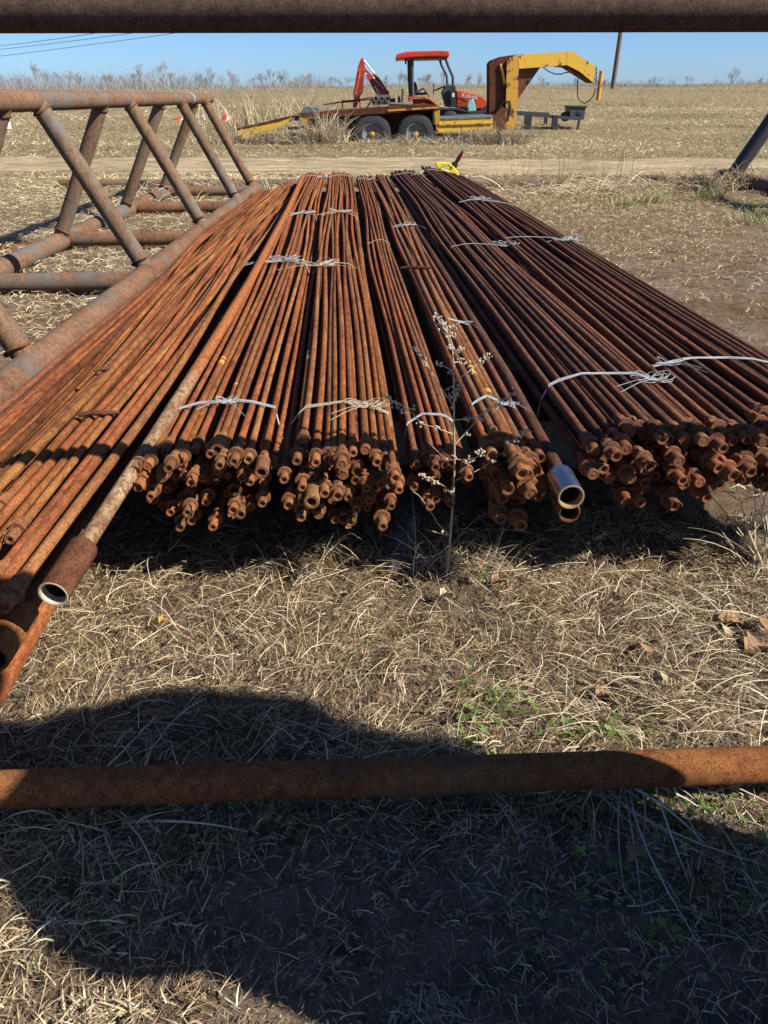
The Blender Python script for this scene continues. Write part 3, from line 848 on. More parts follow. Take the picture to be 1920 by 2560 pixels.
# ------------------------------------------------------------------ twine
def twine(label, key, Y, lo=0.0, hi=1.0, knot=None, mat='twine', loops=5, size=.03, strands=1, drop=True, slack=.02):
    rods = rods_at(key, Y)
    xs = [q[0] for q in rods]
    x0, x1 = min(xs), max(xs)
    a, b = x0 + (x1 - x0) * lo, x0 + (x1 - x0) * hi
    # upper envelope of the rods under the twine
    g = np.linspace(a, b, 40)
    top = np.array([max([z + math.sqrt(max(0, (r * 1.0) ** 2 - (x - gx_) ** 2)) if abs(x - gx_) < r else 0 for x, z, r in rods] + [.15]) for gx_ in g])
    # string stays taut: upper convex hull
    hull = []
    for p in zip(g, top):
        while len(hull) >= 2 and (hull[-1][0] - hull[-2][0]) * (p[1] - hull[-2][1]) - (hull[-1][1] - hull[-2][1]) * (p[0] - hull[-2][0]) >= 0:
            hull.pop()
        hull.append(p)
    t = thing('twine_tie', label, 'twine', (a, Y, float(hull[0][1])), 'twine ties around the rod bundles')
    rr = .0011 if Y < 3 else .0012 + .0004 * (Y - 3)
    rr = min(rr, .0032)
    strands = strands + 2 if Y < 3 else strands
    for s_ in range(strands):
        pts = []
        if drop: pts.append(Vector((a - .012, Y + .004, hull[0][1] - .08)))
        for x, z in hull:
            u = (x - a) / (b - a)
            pts.append(Vector((x, Y + slack * math.sin(u * 3.1) + .0028 * s_ + random.uniform(-.003, .003), z + rr * 1.1 + .0008 * s_)))
        if drop: pts.append(Vector((b + .012, Y + .01, hull[-1][1] - .07)))
        MB().tube(pts, rr, 6).build('strand', M[mat], t)
    if knot is not None:
        kx = a + (b - a) * knot
        kz = float(np.interp(kx, [h[0] for h in hull], [h[1] for h in hull]))
        for l in range(loops + 3):
            pts = []
            ang = random.uniform(-1.2, 1.2) + (math.pi if l % 3 == 0 else 0)
            ln = size * random.uniform(.5, 1.3); wd = size * random.uniform(.2, .6); hz = random.uniform(.05, .4) * size
            for k in range(11):
                q = 2 * math.pi * k / 10
                lx, ly = ln * (1 - math.cos(q)) * .5, wd * math.sin(q)
                pts.append(Vector((kx + lx * math.cos(ang) - ly * math.sin(ang), Y + lx * math.sin(ang) * .6 + ly * math.cos(ang), kz + rr + .004 + hz * math.sin(q / 2) ** 2)))
            MB().tube(pts, rr * .8, 5).build('knot_loop', M[mat], t)
        for l in range(2):
            d = random.choice((-1, 1))
            pts = [Vector((kx + d * size * .5 * k, Y - .012 * k * (1 + l), kz + .006 + .006 * math.sin(k))) for k in range(5)]
            MB().tube(pts, rr * .7, 5).build('loose_end', M[mat], t)
    return t
twine('pale blue twine with a looped knot near the mottled tube', 'B2', 2.02, .05, .98, .55, loops=6, size=.035, strands=2)
twine('near twine with a trailing straw coloured bow on the centre bundle', 'B3', 2.0, 0, 1, .78, 'twine_straw', 7, .05, 2)
twine('short pale twine on the thin bundle behind the weed', 'B4', 2.02, 0, 1, None, strands=2)
twine('flat white twine coiled round a thick rod beside the weed', 'B5', 2.06, 0, 1, .8, loops=5, size=.03, strands=2)
twine('white twine scrap on the thick rods above the weed', 'B5', 2.95, .35, 1, .8, loops=2, size=.025)
twine('long white twine over the dark bundle ending in loose loops', 'B6', 2.18, -.02, 1.02, .82, loops=7, size=.06, strands=2, slack=.05)
twine('white twine entering from the right edge over the rods', 'B7', 2.32, 0, 1, .1, loops=4, size=.05, strands=2, slack=.05)
twine('frayed white twine bundle halfway up left of centre', 'B2', 4.08, .25, 1.0, .4, loops=8, size=.09, strands=3)
twine('frayed straw coloured bow halfway up the centre bundle', 'B3', 4.02, 0, .75, .15, 'twine_straw', 9, .10, 2)
twine('thin twine with a small knot on the upper left bundle', 'B2', 5.95, .1, 1, .75, loops=4, size=.06)
twine('thin twine with hanging ends on the upper centre bundle', 'B3', 5.9, 0, 1, .5, 'twine_straw', 6, .07)
twine('single twine across the upper part of the thin bundle', 'B4', 4.95, 0, 1, None)
twine('twine with an upright knot on the upper thick rods', 'B5', 5.45, 0, 1, .85, loops=4, size=.05)
twine('thin twine with a loop at its right end on the dark bundle', 'B6', 4.5, .1, 1, .95, loops=4, size=.07)
twine('white twine with a tangle at the right edge of the pile', 'B7', 4.65, 0, .98, .8, loops=7, size=.08)
twine('looped twine high up on the far right bundle', 'B7', 6.35, .05, 1, .2, loops=6, size=.08)
for key, desc in (('B2', 'left'), ('B3', 'centre'), ('B4', 'thin middle'), ('B6', 'dark'), ('B7', 'far right')):
    twine('white twine around the far ends of the %s bundle' % desc, key, 8.85, 0, 1, .95, loops=2, size=.05)

# small rusty scraps lying on the rods
def scrap(label, key, idx, Y, L, ang):
    ys, x, z, r = RODS[key][idx]
    c = Vector((float(np.interp(Y, ys, x)), Y, float(np.interp(Y, ys, z)) + r + .007))
    d = Vector((math.cos(ang), math.sin(ang), .03)) * L / 2
    pts = [c - d, c - d * .4 + Vector((0, .004, .004)), c + d * .3 + Vector((0, -.004, .002)), c + d]
    o = MB().tube(pts, [.006, .0085, .0075, .005], 7).build('rust_scrap', M['rust_dark'], loc=c)
    tag(o, label, 'scrap', 'rust scraps lying on the rods')
scrap('flat rusty scrap lying across the loose left rods', 'B1', 13, 2.0, .11, .15)
scrap('small rusty lump on the leftmost rods', 'B1', 9, 2.45, .05, .6)
scrap('short rusty bar lying across the rods above the weed', 'B5', 1, 3.95, .16, -.05)

# ------------------------------------------------------------------ yellow can on the far rods
def yellow_can():
    Y = 9.0
    t = thing('fuel_can', 'yellow plastic can with a black spout on the far right rods', 'fuel can', at(1115, 442, Y))
    def P(px, py): q = at(1060 + px / 11.85, 360 + py / 11.85, Y); return (q.x, q.z)
    outer = [P(*p) for p in ((330, 590), (370, 550), (520, 535), (740, 545), (830, 620), (960, 760), (1030, 870), (1035, 1010), (960, 1030), (880, 960), (640, 860), (500, 730), (390, 700))]
    hole = [P(*p) for p in ((480, 640), (520, 610), (720, 605), (770, 720), (745, 765), (500, 700))]
    # two halves around the grip opening
    top = [P(*p) for p in ((330, 590), (370, 550), (520, 535), (740, 545), (830, 620), (790, 740), (765, 760), (770, 700), (720, 605), (520, 610), (480, 640), (470, 700), (390, 700))]
    body = [P(*p) for p in ((470, 700), (500, 703), (745, 768), (790, 740), (830, 620), (960, 760), (1030, 870), (1035, 1010), (960, 1030), (880, 975), (640, 870), (500, 750))]
    MB().prism(top, Y - .05, Y + .05).build('handle', M['yellow_plastic'], t, bevel=.008)
    MB().prism(body, Y - .085, Y + .085).build('can_body', M['yellow_plastic'], t, bevel=.012)
    a = at(1060 + 890 / 11.85, 360 + 650 / 11.85, Y); b = at(1060 + 1150 / 11.85, 360 + 215 / 11.85, Y)
    d = (b - a).normalized()
    MB().lathe([(-.03, .034), (0, .036), (.03, .034), (.032, .02)], a, d, 14).build('cap', M['black_plastic'], t)
    MB().tube([a + d * .02, a.lerp(b, .6), b], [.02, .018, .013], 12).build('spout', M['black_plastic'], t)
    q = at(1060 + 1095 / 11.85, 360 + 410 / 11.85, Y - .02)
    MB().beam(q - d * .035, q + d * .035, .02, .012).build('red_tag', M['red'], t)
yellow_can()

# ------------------------------------------------------------------ gooseneck trailer
def wheel(t, c, r, w, hub, rim=None):
    c = Vector(c); ax = Vector((0, -1, 0))
    ty = MB().lathe([(-w / 2, r * .58), (-w / 2, r * .80), (-w * .42, r * .95), (-w * .25, r), (w * .25, r), (w * .42, r * .95), (w / 2, r * .82), (w / 2, r * .60), (w * .38, r * .56)], c, ax, 28).build('tyre', M['tyre'], t)
    ri = MB().lathe([(w * .40, r * .57), (w * .44, r * .52), (w * .15, r * .46), (w * .10, r * .26), (w * .16, r * .22), (w * .16, 0)], c, ax, 24).build('rim', rim or M['black_paint_and_shade'], ty)
    MB().lathe([(w * .14, r * .14), (w * .48, r * .13), (w * .52, r * .09), (w * .52, 0)], c, ax, 14).build('hub', hub, ri if False else ty)
    # tread lugs
    mb = MB()
    for k in range(28):
        a = 2 * math.pi * k / 28
        p = c + Vector((math.cos(a), 0, math.sin(a))) * r * .985
        mb.box(p, (r * .05, w * .7, r * .12), m=Matrix.Rotation(-a, 3, 'Y'))
    mb.build('tread', M['tyre'], ty)

def trailer():
    Y0, Y1 = 21.5, 23.7
    base = at(1060, 353, 22)
    t = thing('gooseneck_trailer', 'rusty yellow gooseneck equipment trailer standing in dry weeds', 'trailer', (base.x, 22.5, .13))
    def F(cx, cy, Y=Y0):      # zoom crop of the left half -> world x, z
        q = at(560 + cx / 2.44, 60 + cy / 2.44, Y); return (q.x, q.z)
    def G(cx, cy, Y=Y0):      # zoom crop of the right half
        q = at(1220 + cx / 5.184, 120 + cy / 5.184, Y); return (q.x, q.z)
    def PR(name, mat, pts, y0, y1, bevel=0, f=F, parent=None):
        return MB().prism([f(*p, y0) for p in pts], y0, y1).build(name, mat, parent or t, bevel=bevel)
    # upper deck over the wheels
    PR('deck', M['trailer_rust'], [(455, 545), (1250, 488), (1318, 500), (1318, 522), (700, 562), (455, 575)], Y0 - .02, Y1)
    PR('deck_edge', M['orange_paint'], [(1000, 522), (1316, 503), (1316, 514), (1000, 534)], Y0 - .05, Y0 - .022)
    PR('side_panel', M['trailer_rust'], [(520, 575), (700, 563), (1275, 525), (1275, 640), (1230, 640), (520, 670)], Y0 + .38, Y0 + .42)
    for x in (1040, 780):
        PR('panel_rib', M['trailer_rust'], [(x - 8, 545), (x + 8, 545), (x + 8, 650), (x - 8, 650)], Y0 + .33, Y0 + .38)
    PR('end_plate', M['orange_paint'], [(1280, 520), (1318, 512), (1310, 660), (1296, 662)], Y0 - .01, Y0 + .4)
    PR('end_plate', M['orange_paint'], [(488, 578), (512, 577), (508, 680), (498, 690)], Y0 - .01, Y0 + .3)
    PR('frame_rail', M['trailer_rust'], [(520, 640), (1300, 610), (1300, 650), (520, 690)], Y0 + .6, Y0 + .7)
    PR('axle', M['black_paint_and_shade'], [(640, 650), (1190, 640), (1190, 670), (640, 685)], Y0 + .5, Y0 + .58)
    # lower front deck with the yellow side rail
    PR('side_rail', M['yellow_paint'], [(1310, 583), (1640, 570), (1640, 640), (1310, 660)], Y0 + .02, Y0 + .1)
    PR('rail_flange', M['orange_paint'], [(1310, 614), (1640, 603), (1640, 608), (1310, 620)], Y0 - .01, Y0 + .02)
    PR('front_deck', M['sheet_grey'], [(1310, 572), (1640, 556), (1640, 569), (1310, 582)], Y0, Y1)
    # wheels
    zc = F(905, 665)[1]
    for x, hub, rim in ((650, M['cream'], M['cream']), (905, M['hub_yellow'], None), (1170, M['hub_yellow'], None)):
        X = F(x, 660, Y0 + .2)[0]
        wheel(t, (X, Y0 + .12, zc - .03), .47, .25, hub, rim or M['sheet_grey'])
    # loading ramp at the tail
    PR('ramp', M['yellow_paint'], [(82, 648), (200, 622), (330, 600), (425, 565), (420, 588), (310, 640), (200, 690), (95, 702)], Y0 + .1, Y0 + .2)
    PR('ramp_deck', M['trailer_rust'], [(82, 636), (420, 556), (428, 566), (330, 600), (82, 650)], Y0 + .1, Y1 - .1)
    PR('ramp_foot', M['orange_paint'], [(225, 690), (270, 685), (268, 735), (240, 735)], Y0 + .12, Y0 + .25)
    PR('tail_lamp', M['black_paint_and_shade'], [(425, 560), (450, 560), (458, 580), (450, 592), (428, 590)], Y0 + .02, Y0 + .12)
    PR('cross_strut', M['sheet_grey'], [(390, 630), (490, 620), (490, 638), (390, 645)], Y0 + .25, Y0 + .3)
    # gooseneck riser, beam, nose
    YG0, YG1 = Y0 + .75, Y0 + 1.15
    PR('riser_side', M['trailer_rust'], [(20, 195), (60, 150), (150, 115), (395, 80), (240, 160), (215, 700), (185, 1060), (20, 900)], YG0 + .05, YG1 + .3, f=G)
    PR('riser', M['riser_paint'], [(245, 160), (330, 95), (398, 80), (388, 690), (340, 1050), (225, 1060), (235, 700)], YG0 - .05, YG1 + .1, f=G)
    PR('riser_foot', M['gusset'], [(65, 895), (180, 760), (228, 780), (222, 1045), (70, 1050)], YG0 - .1, YG0 - .055, f=G)
    PR('brace_strip', M['yellow_paint'], [(155, 210), (182, 200), (228, 440), (208, 480)], YG0 - .0, YG0 + .045, f=G)
    PR('neck_beam', M['yellow_paint'], [(400, 82), (1020, 48), (1022, 222), (402, 268)], YG0 - .03, YG1, f=G)
    PR('neck_nose', M['yellow_paint'], [(1024, 47), (1105, 42), (1195, 105), (1392, 240), (1365, 450), (1180, 300), (1024, 222)], YG0 - .03, YG1, f=G)
    PR('neck_underside', M['trailer_rust'], [(905, 232), (1022, 224), (1180, 302), (1365, 452), (1330, 442), (1020, 245)], YG0 + .0, YG1 + .22, f=G)
    PR('gusset_plate', M['gusset'], [(402, 270), (682, 246), (388, 665)], YG0 + .08, YG0 + .14, f=G)
    YC = YG0 + .2
    a = Vector((G(1470, 295, YC)[0], YC, G(1470, 295, YC)[1])); b = Vector((G(1425, 680, YC)[0], YC, G(1425, 680, YC)[1]))
    MB().tube([a, b], .055, 14).build('coupler_tube', M['orange_paint'], t)
    for k in range(9):
        q = G(1395 + 12 * (k % 2), 250 + k * 26, YG0 + .1)
        MB().lathe([(-.012, .02), (0, .032), (.012, .02)], (q[0], YG0 + .1, q[1]), (k % 2, 1 - k % 2, .3), 10).build('chain_link', M['trailer_rust'], t)
    def hose(name, pts, r):
        q = [Vector((G(*p, YG0 - .06)[0], YG0 - .06, G(*p, YG0 - .06)[1])) for p in pts]
        MB().tube(q, r, 8).build(name, M['black_plastic'], t)
    hose('hose', [(710, 245), (780, 300), (860, 335), (940, 340), (1000, 320), (1075, 312)], .014)
    hose('hose', [(1170, 360), (1162, 480), (1160, 600), (1185, 680), (1250, 718), (1310, 690), (1370, 610), (1395, 520)], .014)
    hose('lever', [(110, 825), (210, 690), (285, 690), (295, 760), (250, 950)], .016)
    PR('landing_foot', M['orange_paint'], [(118, 1050), (178, 1050), (160, 1130), (125, 1130)], YG0, YG0 + .1, f=G)
    # light frame of thin bars on the deck
    for (a, b) in (((610, 492), (910, 448)), ((722, 462), (722, 520)), ((828, 455), (830, 520)), ((722, 470), (900, 462)), ((680, 480), (830, 470)), ((905, 455), (870, 515))):
        pa, pb = F(*a, Y0 + .3), F(*b, Y0 + .3)
        MB().beam((pa[0], Y0 + .3, pa[1]), (pb[0], Y0 + .3, pb[1]), .03, .03).build('rack_bar', M['trailer_rust'], t)
    return F, G, Y0
F, G, TY = trailer()

# load on the trailer
def slab_thing(name, label, cat, mat, polys, y0, y1, f, bevel=0, group=None):
    c = f(*polys[0][1][0])
    t = thing(name, label, cat, (c[0], (y0 + y1) / 2, c[1]), group)
    for nm, p, m_, a, b in polys:
        MB().prism([f(*q) for q in p], a, b).build(nm, m_ or mat, t, bevel=bevel)
    return t
t = slab_thing('engine_block', 'grey block with three round bores on the trailer deck', 'engine block', M['block'],
    [('block_body', [(905, 455), (930, 432), (1005, 430), (1012, 470), (1020, 490), (910, 502), (900, 480)], None, TY + .2, TY + .6)], TY + .2, TY + .6, F)
for x in (926, 963, 998):
    q = F(x, 457, TY + .2)
    b_ = MB().lathe([(0, .062), (.03, .062), (.03, .042), (-.05, .04), (-.05, 0)], (q[0], TY + .2, q[1]), (0, -1, 0), 16).build('cylinder_sleeve', M['block'], t)
    MB().lathe([(.005, .04), (.004, 0)], (q[0], TY + .19, q[1]), (0, -1, 0), 14).build('bore', M['bore'], b_)
pa, pb = F(1010, 487), F(1130, 492)
o = MB().tube([(pa[0], TY + .5, pa[1]), (pb[0], TY + .5, pb[1])], .035, 10).build('steel_shaft', M['block'], loc=(pa[0], TY + .5, pa[1]))
tag(o, 'grey shaft lying behind the block on the trailer deck', 'shaft')
t = thing('sheet_stack', 'stack of weathered grey sheets at the tail of the trailer', 'sheet stack', (F(530, 540)[0], TY + .5, F(530, 540)[1]))
for k in range(5):
    a = F(465 + 4 * k, 538 - 8 * k); b = F(592 - 3 * k, 545 - 8 * k)
    MB().beam((a[0], TY + .5, a[1]), (b[0], TY + .5, b[1]), .8, .022, roll=math.pi / 2 * 0).build('sheet', M['sheet_grey'], t)
t = slab_thing('plastic_jug', 'pale teal plastic jug standing on the trailer by the hood', 'jug', M['teal'],
    [('jug_body', [(1497, 535), (1492, 490), (1502, 468), (1520, 462), (1532, 472), (1540, 500), (1546, 530)], None, TY + .25, TY + .42)], TY, TY, F, bevel=.015)
q = F(1517, 462, TY + .33)
MB().lathe([(0, .03), (.03, .03), (.03, 0)], (q[0], TY + .33, q[1] - .01), (0, 0, 1), 12).build('cap', M['teal'], t)

# ------------------------------------------------------------------ tractor with backhoe
def tractor():
    Y0 = 24.4; Y1 = 26.0; YM = 25.2
    g = float(ground_z(3, 25))
    def A(cx, cy, Y=Y0):
        q = at(860 + cx / 4.1475, 100 + cy / 4.1475, Y); return (q.x, q.z)
    base = A(900, 1000)
    t = thing('tractor', 'orange tractor with a red canopy and folded backhoe behind the trailer', 'tractor', (base[0], YM, g))
    def PR(name, mat, pts, y0, y1, bevel=0, parent=None):
        return MB().prism([A(*p, y0) for p in pts], y0, y1).build(name, M[mat], parent or t, bevel=bevel)
    PR('canopy', 'canopy_red', [(540, 160), (560, 140), (660, 118), (985, 108), (1085, 115), (1098, 140), (1090, 178), (960, 172), (760, 178), (600, 190), (545, 198)], Y0 - .05, Y1 + .05, .03)
    PR('canopy_lining', 'black_paint_and_shade', [(640, 180), (1075, 172), (1075, 188), (640, 196)], Y0 + .02, Y1 - .02)
    def bar(name, pts, Y, r=.035, mat='dark_steel'):
        MB().tube([Vector((A(*p, Y)[0], Y, A(*p, Y)[1])) for p in pts], r, 10).build(name, M[mat], t)
    bar('canopy_post', [(705, 185), (706, 400), (712, 600)], Y0 + .1, .05)
    bar('canopy_post', [(672, 185), (676, 400), (690, 600)], Y1 - .1, .05, 'black_paint_and_shade')
    bar('canopy_post', [(1052, 185), (1085, 280), (1128, 380), (1132, 480)], Y0 + .15, .04)
    bar('canopy_post', [(985, 180), (1010, 260), (1065, 370), (1070, 480)], Y1 - .15, .035, 'black_paint_and_shade')
    lamp = PR('work_lamp', 'black_paint_and_shade', [(628, 195), (650, 195), (648, 250), (632, 250)], Y0 + .05, Y0 + .15)
    # seat
    PR('seat_back', 'black_paint_and_shade', [(725, 440), (745, 432), (775, 545), (740, 555), (728, 520)], YM - .25, YM + .25, .02)
    PR('seat', 'black_paint_and_shade', [(740, 545), (870, 540), (880, 565), (735, 575)], YM - .25, YM + .25, .02)
    bar('armrest', [(775, 530), (820, 500), (860, 545), (880, 590)], YM - .3, .025, 'black_paint_and_shade')
    bar('lever', [(930, 450), (928, 560)], YM - .35, .016, 'black_paint_and_shade')
    bar('lever', [(600, 505), (595, 650)], YM - .2, .014, 'black_paint_and_shade')
    bar('lever', [(612, 505), (610, 640)], YM + .1, .014, 'black_paint_and_shade')
    # fender arc
    arc = [(665, 590), (740, 585), (830, 588), (890, 605), (935, 640), (978, 690), (960, 690), (925, 655), (880, 622), (825, 605), (740, 602), (700, 610), (690, 640), (672, 640)]
    PR('fender', 'tractor_orange', arc, Y0 - .12, Y0 + .35, .01)
    PR('fender_side', 'arm_red', [(710, 612), (825, 608), (880, 625), (925, 660), (955, 690), (720, 690)], Y0 + .02, Y0 + .3)
    PR('fender', 'tractor_orange', arc, Y1 - .35, Y1 + .12, .01)
    # dash, steering
    PR('dash', 'dark_steel', [(1015, 545), (1060, 470), (1150, 460), (1162, 520), (1172, 695), (1060, 695)], YM - .3, YM + .3, .02)
    PR('dash_panel', 'black_paint_and_shade', [(1118, 480), (1155, 470), (1165, 690), (1118, 690)], Y0 + .3, Y0 + .45)
    PR('decal', 'white', [(1122, 550), (1145, 548), (1146, 590), (1122, 592)], Y0 + .294, Y0 + .2985)
    c = A(1030, 490); 
    mb = MB(); ring = [Vector((c[0] + .20 * math.cos(k * math.pi / 8), YM + .20 * math.sin(k * math.pi / 8), c[1] + .075 * math.cos(k * math.pi / 8))) for k in range(17)]
    mb.tube(ring, .018, 8, caps=False); mb.build('steering_wheel', M['black_plastic'], t)
    bar('steering_column', [(1030, 490), (1060, 540)], YM, .025, 'black_paint_and_shade')
    # hood
    PR('hood', 'tractor_orange', [(1162, 520), (1230, 528), (1330, 555), (1440, 590), (1492, 640), (1478, 680), (1430, 715), (1380, 712), (1175, 705)], YM - .33, YM + .33, .03)
    PR('hood_line', 'arm_red', [(1172, 640), (1280, 640), (1280, 690), (1174, 690)], YM - .345, YM - .331)
    PR('hood_line', 'arm_red', [(1175, 585), (1230, 600), (1290, 632), (1280, 640), (1225, 612), (1175, 600)], YM - .345, YM - .331)
    # white name lettering on the hood side
    cu = bpy.data.curves.new('lettering', 'FONT'); cu.body = 'Kubota'; cu.size = .15; cu.extrude = .003; cu.space_character = 1.05
    ob = bpy.data.objects.new('lettering', cu); C.objects.link(ob)
    dg = bpy.context.evaluated_depsgraph_get(); dg.update()
    me = bpy.data.meshes.new_from_object(ob.evaluated_get(dg)); bpy.data.objects.remove(ob)
    me.materials.clear(); me.materials.append(M['white'])
    l = link('lettering', me, t)
    p = A(1215, 592, YM - .34); l.location = Vector((p[0], YM - .338, p[1])) - t.location
    l.rotation_euler = (R(90), 0, 0); l.rotation_mode = 'XYZ'
    l.matrix_local = Matrix.Translation(l.location) @ Matrix.Rotation(R(7), 4, 'Y') @ Matrix.Rotation(R(90), 4, 'X')
    PR('grille', 'black_paint_and_shade', [(1440, 700), (1500, 650), (1545, 700), (1540, 745), (1400, 745)], YM - .3, YM + .3)
    PR('chassis', 'black_paint_and_shade', [(1000, 700), (1500, 715), (1500, 790), (700, 800), (700, 700)], YM - .25, YM + .25)
    # loader arm lying beside the hood
    PR('loader_arm', 'dark_steel', [(985, 700), (1180, 700), (1290, 735), (1480, 735), (1480, 752), (1290, 752), (1180, 722), (985, 722)], Y0 + .05, Y0 + .13)
    # wheels
    zr = g
    rb = (A(800, 655)[1] - g) / 2
    X = A(820, 800)[0]
    for yy in (Y0 + .2, Y1 - .05): wheel(t, (X, yy, zr + rb), rb, .4, M['cream'], M['cream'])
    rf = (A(1100, 735)[1] - g) / 2
    X = A(1095, 980)[0]
    for yy in (Y0 + .1, Y1 - .1): wheel(t, (X, yy, zr + rf), rf, .3, M['cream'], M['cream'])
    PR('red_drawbar', 'red', [(1290, 935), (1360, 935), (1350, 970), (1310, 965)], Y0, Y0 + .15)
    # backhoe
    PR('dipper_arm', 'tractor_orange', [(178, 190), (195, 184), (208, 205), (222, 300), (200, 310), (190, 500), (165, 590), (130, 700), (95, 705), (98, 560), (145, 270)], YM - .11, YM + .11, .012)
    PR('dipper_side', 'arm_red', [(205, 312), (215, 330), (198, 520), (190, 548), (128, 640), (120, 620), (150, 400), (185, 318)], YM - .13, YM - .112)
    PR('boom', 'arm_red', [(225, 300), (300, 372), (475, 545), (462, 560), (350, 572), (325, 545), (260, 430), (205, 330)], YM - .10, YM + .10, .012)
    PR('boom_top', 'tractor_orange', [(205, 325), (225, 295), (300, 375), (262, 425)], YM - .13, YM - .102)
    PR('decal', 'white', [(218, 335), (240, 345), (236, 362), (215, 352)], YM - .137, YM - .133)
    for k, (x, y) in enumerate(((322, 485), (335, 508), (346, 530), (358, 552))):
        PR('decal_letter', 'white', [(x - 7, y - 6), (x + 9, y - 8), (x + 12, y + 6), (x - 3, y + 8)], YM - .108, YM - .103)
    bar('cylinder_rod', [(205, 210), (315, 350)], YM - .02, .022, 'silver')
    bar('cylinder_barrel', [(312, 350), (425, 515)], YM - .02, .05, 'arm_red')
    bar('cylinder_rod', [(300, 390), (410, 505)], YM - .12, .02, 'silver')
    bar('cylinder_barrel', [(160, 330), (112, 560)], YM - .16, .045, 'tractor_orange')
    bar('cylinder_rod', [(112, 560), (95, 690)], YM - .16, .02, 'silver')
    PR('swing_post', 'black_paint_and_shade', [(500, 605), (530, 600), (540, 720), (495, 720)], YM - .15, YM + .15)
    PR('swing_bracket', 'tractor_orange', [(560, 575), (582, 590), (588, 650), (556, 650)], YM - .1, YM + .1)
    bar('boom_link', [(420, 555), (520, 700), (700, 740)], YM, .09, 'black_paint_and_shade')
tractor()

# ------------------------------------------------------------------ black skid trailer right of the gooseneck
def black_cart():
    Y0 = 25.2; Y1 = 27.0
    g = float(ground_z(4, 25.5))
    def K(cx, cy, Y=Y0): q = at(1220 + cx / 5.184, 120 + cy / 5.184, Y); return Vector((q.x, Y, q.z))
    t = thing('utility_trailer', 'small black railed utility trailer with a steel box at its front', 'trailer', (K(800, 1100).x, 26, g))
    def bar(name, a, b, ya, yb, w=.07, mat='black_paint_and_shade'):
        p, q = K(*a), K(*b); p.y, q.y = ya, yb
        MB().beam(p, q, w, w).build(name, M[mat], t)
    bar('top_rail', (380, 850), (1200, 920), Y0, Y0, .085, 'dark_steel')
    bar('top_rail', (380, 835), (950, 870), Y1, Y1, .06, 'dark_steel')
    bar('end_rail', (1200, 920), (1190, 880), Y0, Y1, .06)
    for x in (520, 855):
        bar('upright', (x + 15, 870), (x - 10, 1110 + (x > 600) * 70), Y0, Y0, .15)
    for x in (625, 900, 1010): bar('upright', (x, 890), (x - 12, 1050), Y1, Y1, .10)
    bar('upright', (1180, 930), (1140, 1140), Y0, Y0, .06)
    MB().prism([(K(*p).x, K(*p).z) for p in ((440, 1010), (1170, 1060), (1150, 1130), (430, 1080))], Y0 + .05, Y0 + .1).build('side_board', M['sheet_grey'] if False else M['dark_steel'], t)
    MB().prism([(K(*p).x, K(*p).z) for p in ((430, 1085), (1150, 1130), (1150, 1150), (430, 1105))], Y0, Y1).build('floor', M['black_paint_and_shade'], t)
    bx_ = MB().prism([(K(*p).x, K(*p).z) for p in ((1060, 760), (1280, 770), (1255, 930), (1075, 905))], Y0 + .1, Y0 + .7).build('tool_box', M['dark_steel'], t, bevel=.01)
    MB().prism([(K(*p).x, K(*p).z) for p in ((1050, 745), (1292, 752), (1290, 772), (1050, 765))], Y0 + .07, Y0 + .73).build('lid', M['black_paint_and_shade'], bx_)
    MB().prism([(K(*p).x, K(*p).z) for p in ((1165, 825), (1225, 832), (1222, 868), (1165, 860))], Y0 + .08, Y0 + .1).build('latch', M['black_paint_and_shade'], bx_)
    MB().lathe([(-.1, 0), (-.1, .11), (-.08, .13), (-.06, .07), (.06, .07), (.08, .13), (.1, .11), (.1, 0)], K(1030, 890) + Vector((0, .3, 0)), (0, -1, 0), 16).build('winch_drum', M['black_paint_and_shade'], t)
    for yy in (Y0 + .1, Y1 - .1):
        p, q = K(440, 1130), K(1140, 1165); p.y = q.y = yy
        MB().beam(p, q, .09, .1).build('skid', M['black_paint_and_shade'], t)
    p, q = K(1190, 1100), K(1430, 1190)
    MB().beam(p, q, .06, .06).build('drawbar', M['dark_steel'], t)
    p = K(1240, 1130); q = K(1270, 1190)
    MB().beam(p, q, .05, .05).build('jack_stand', M['dark_steel'], t)
black_cart()

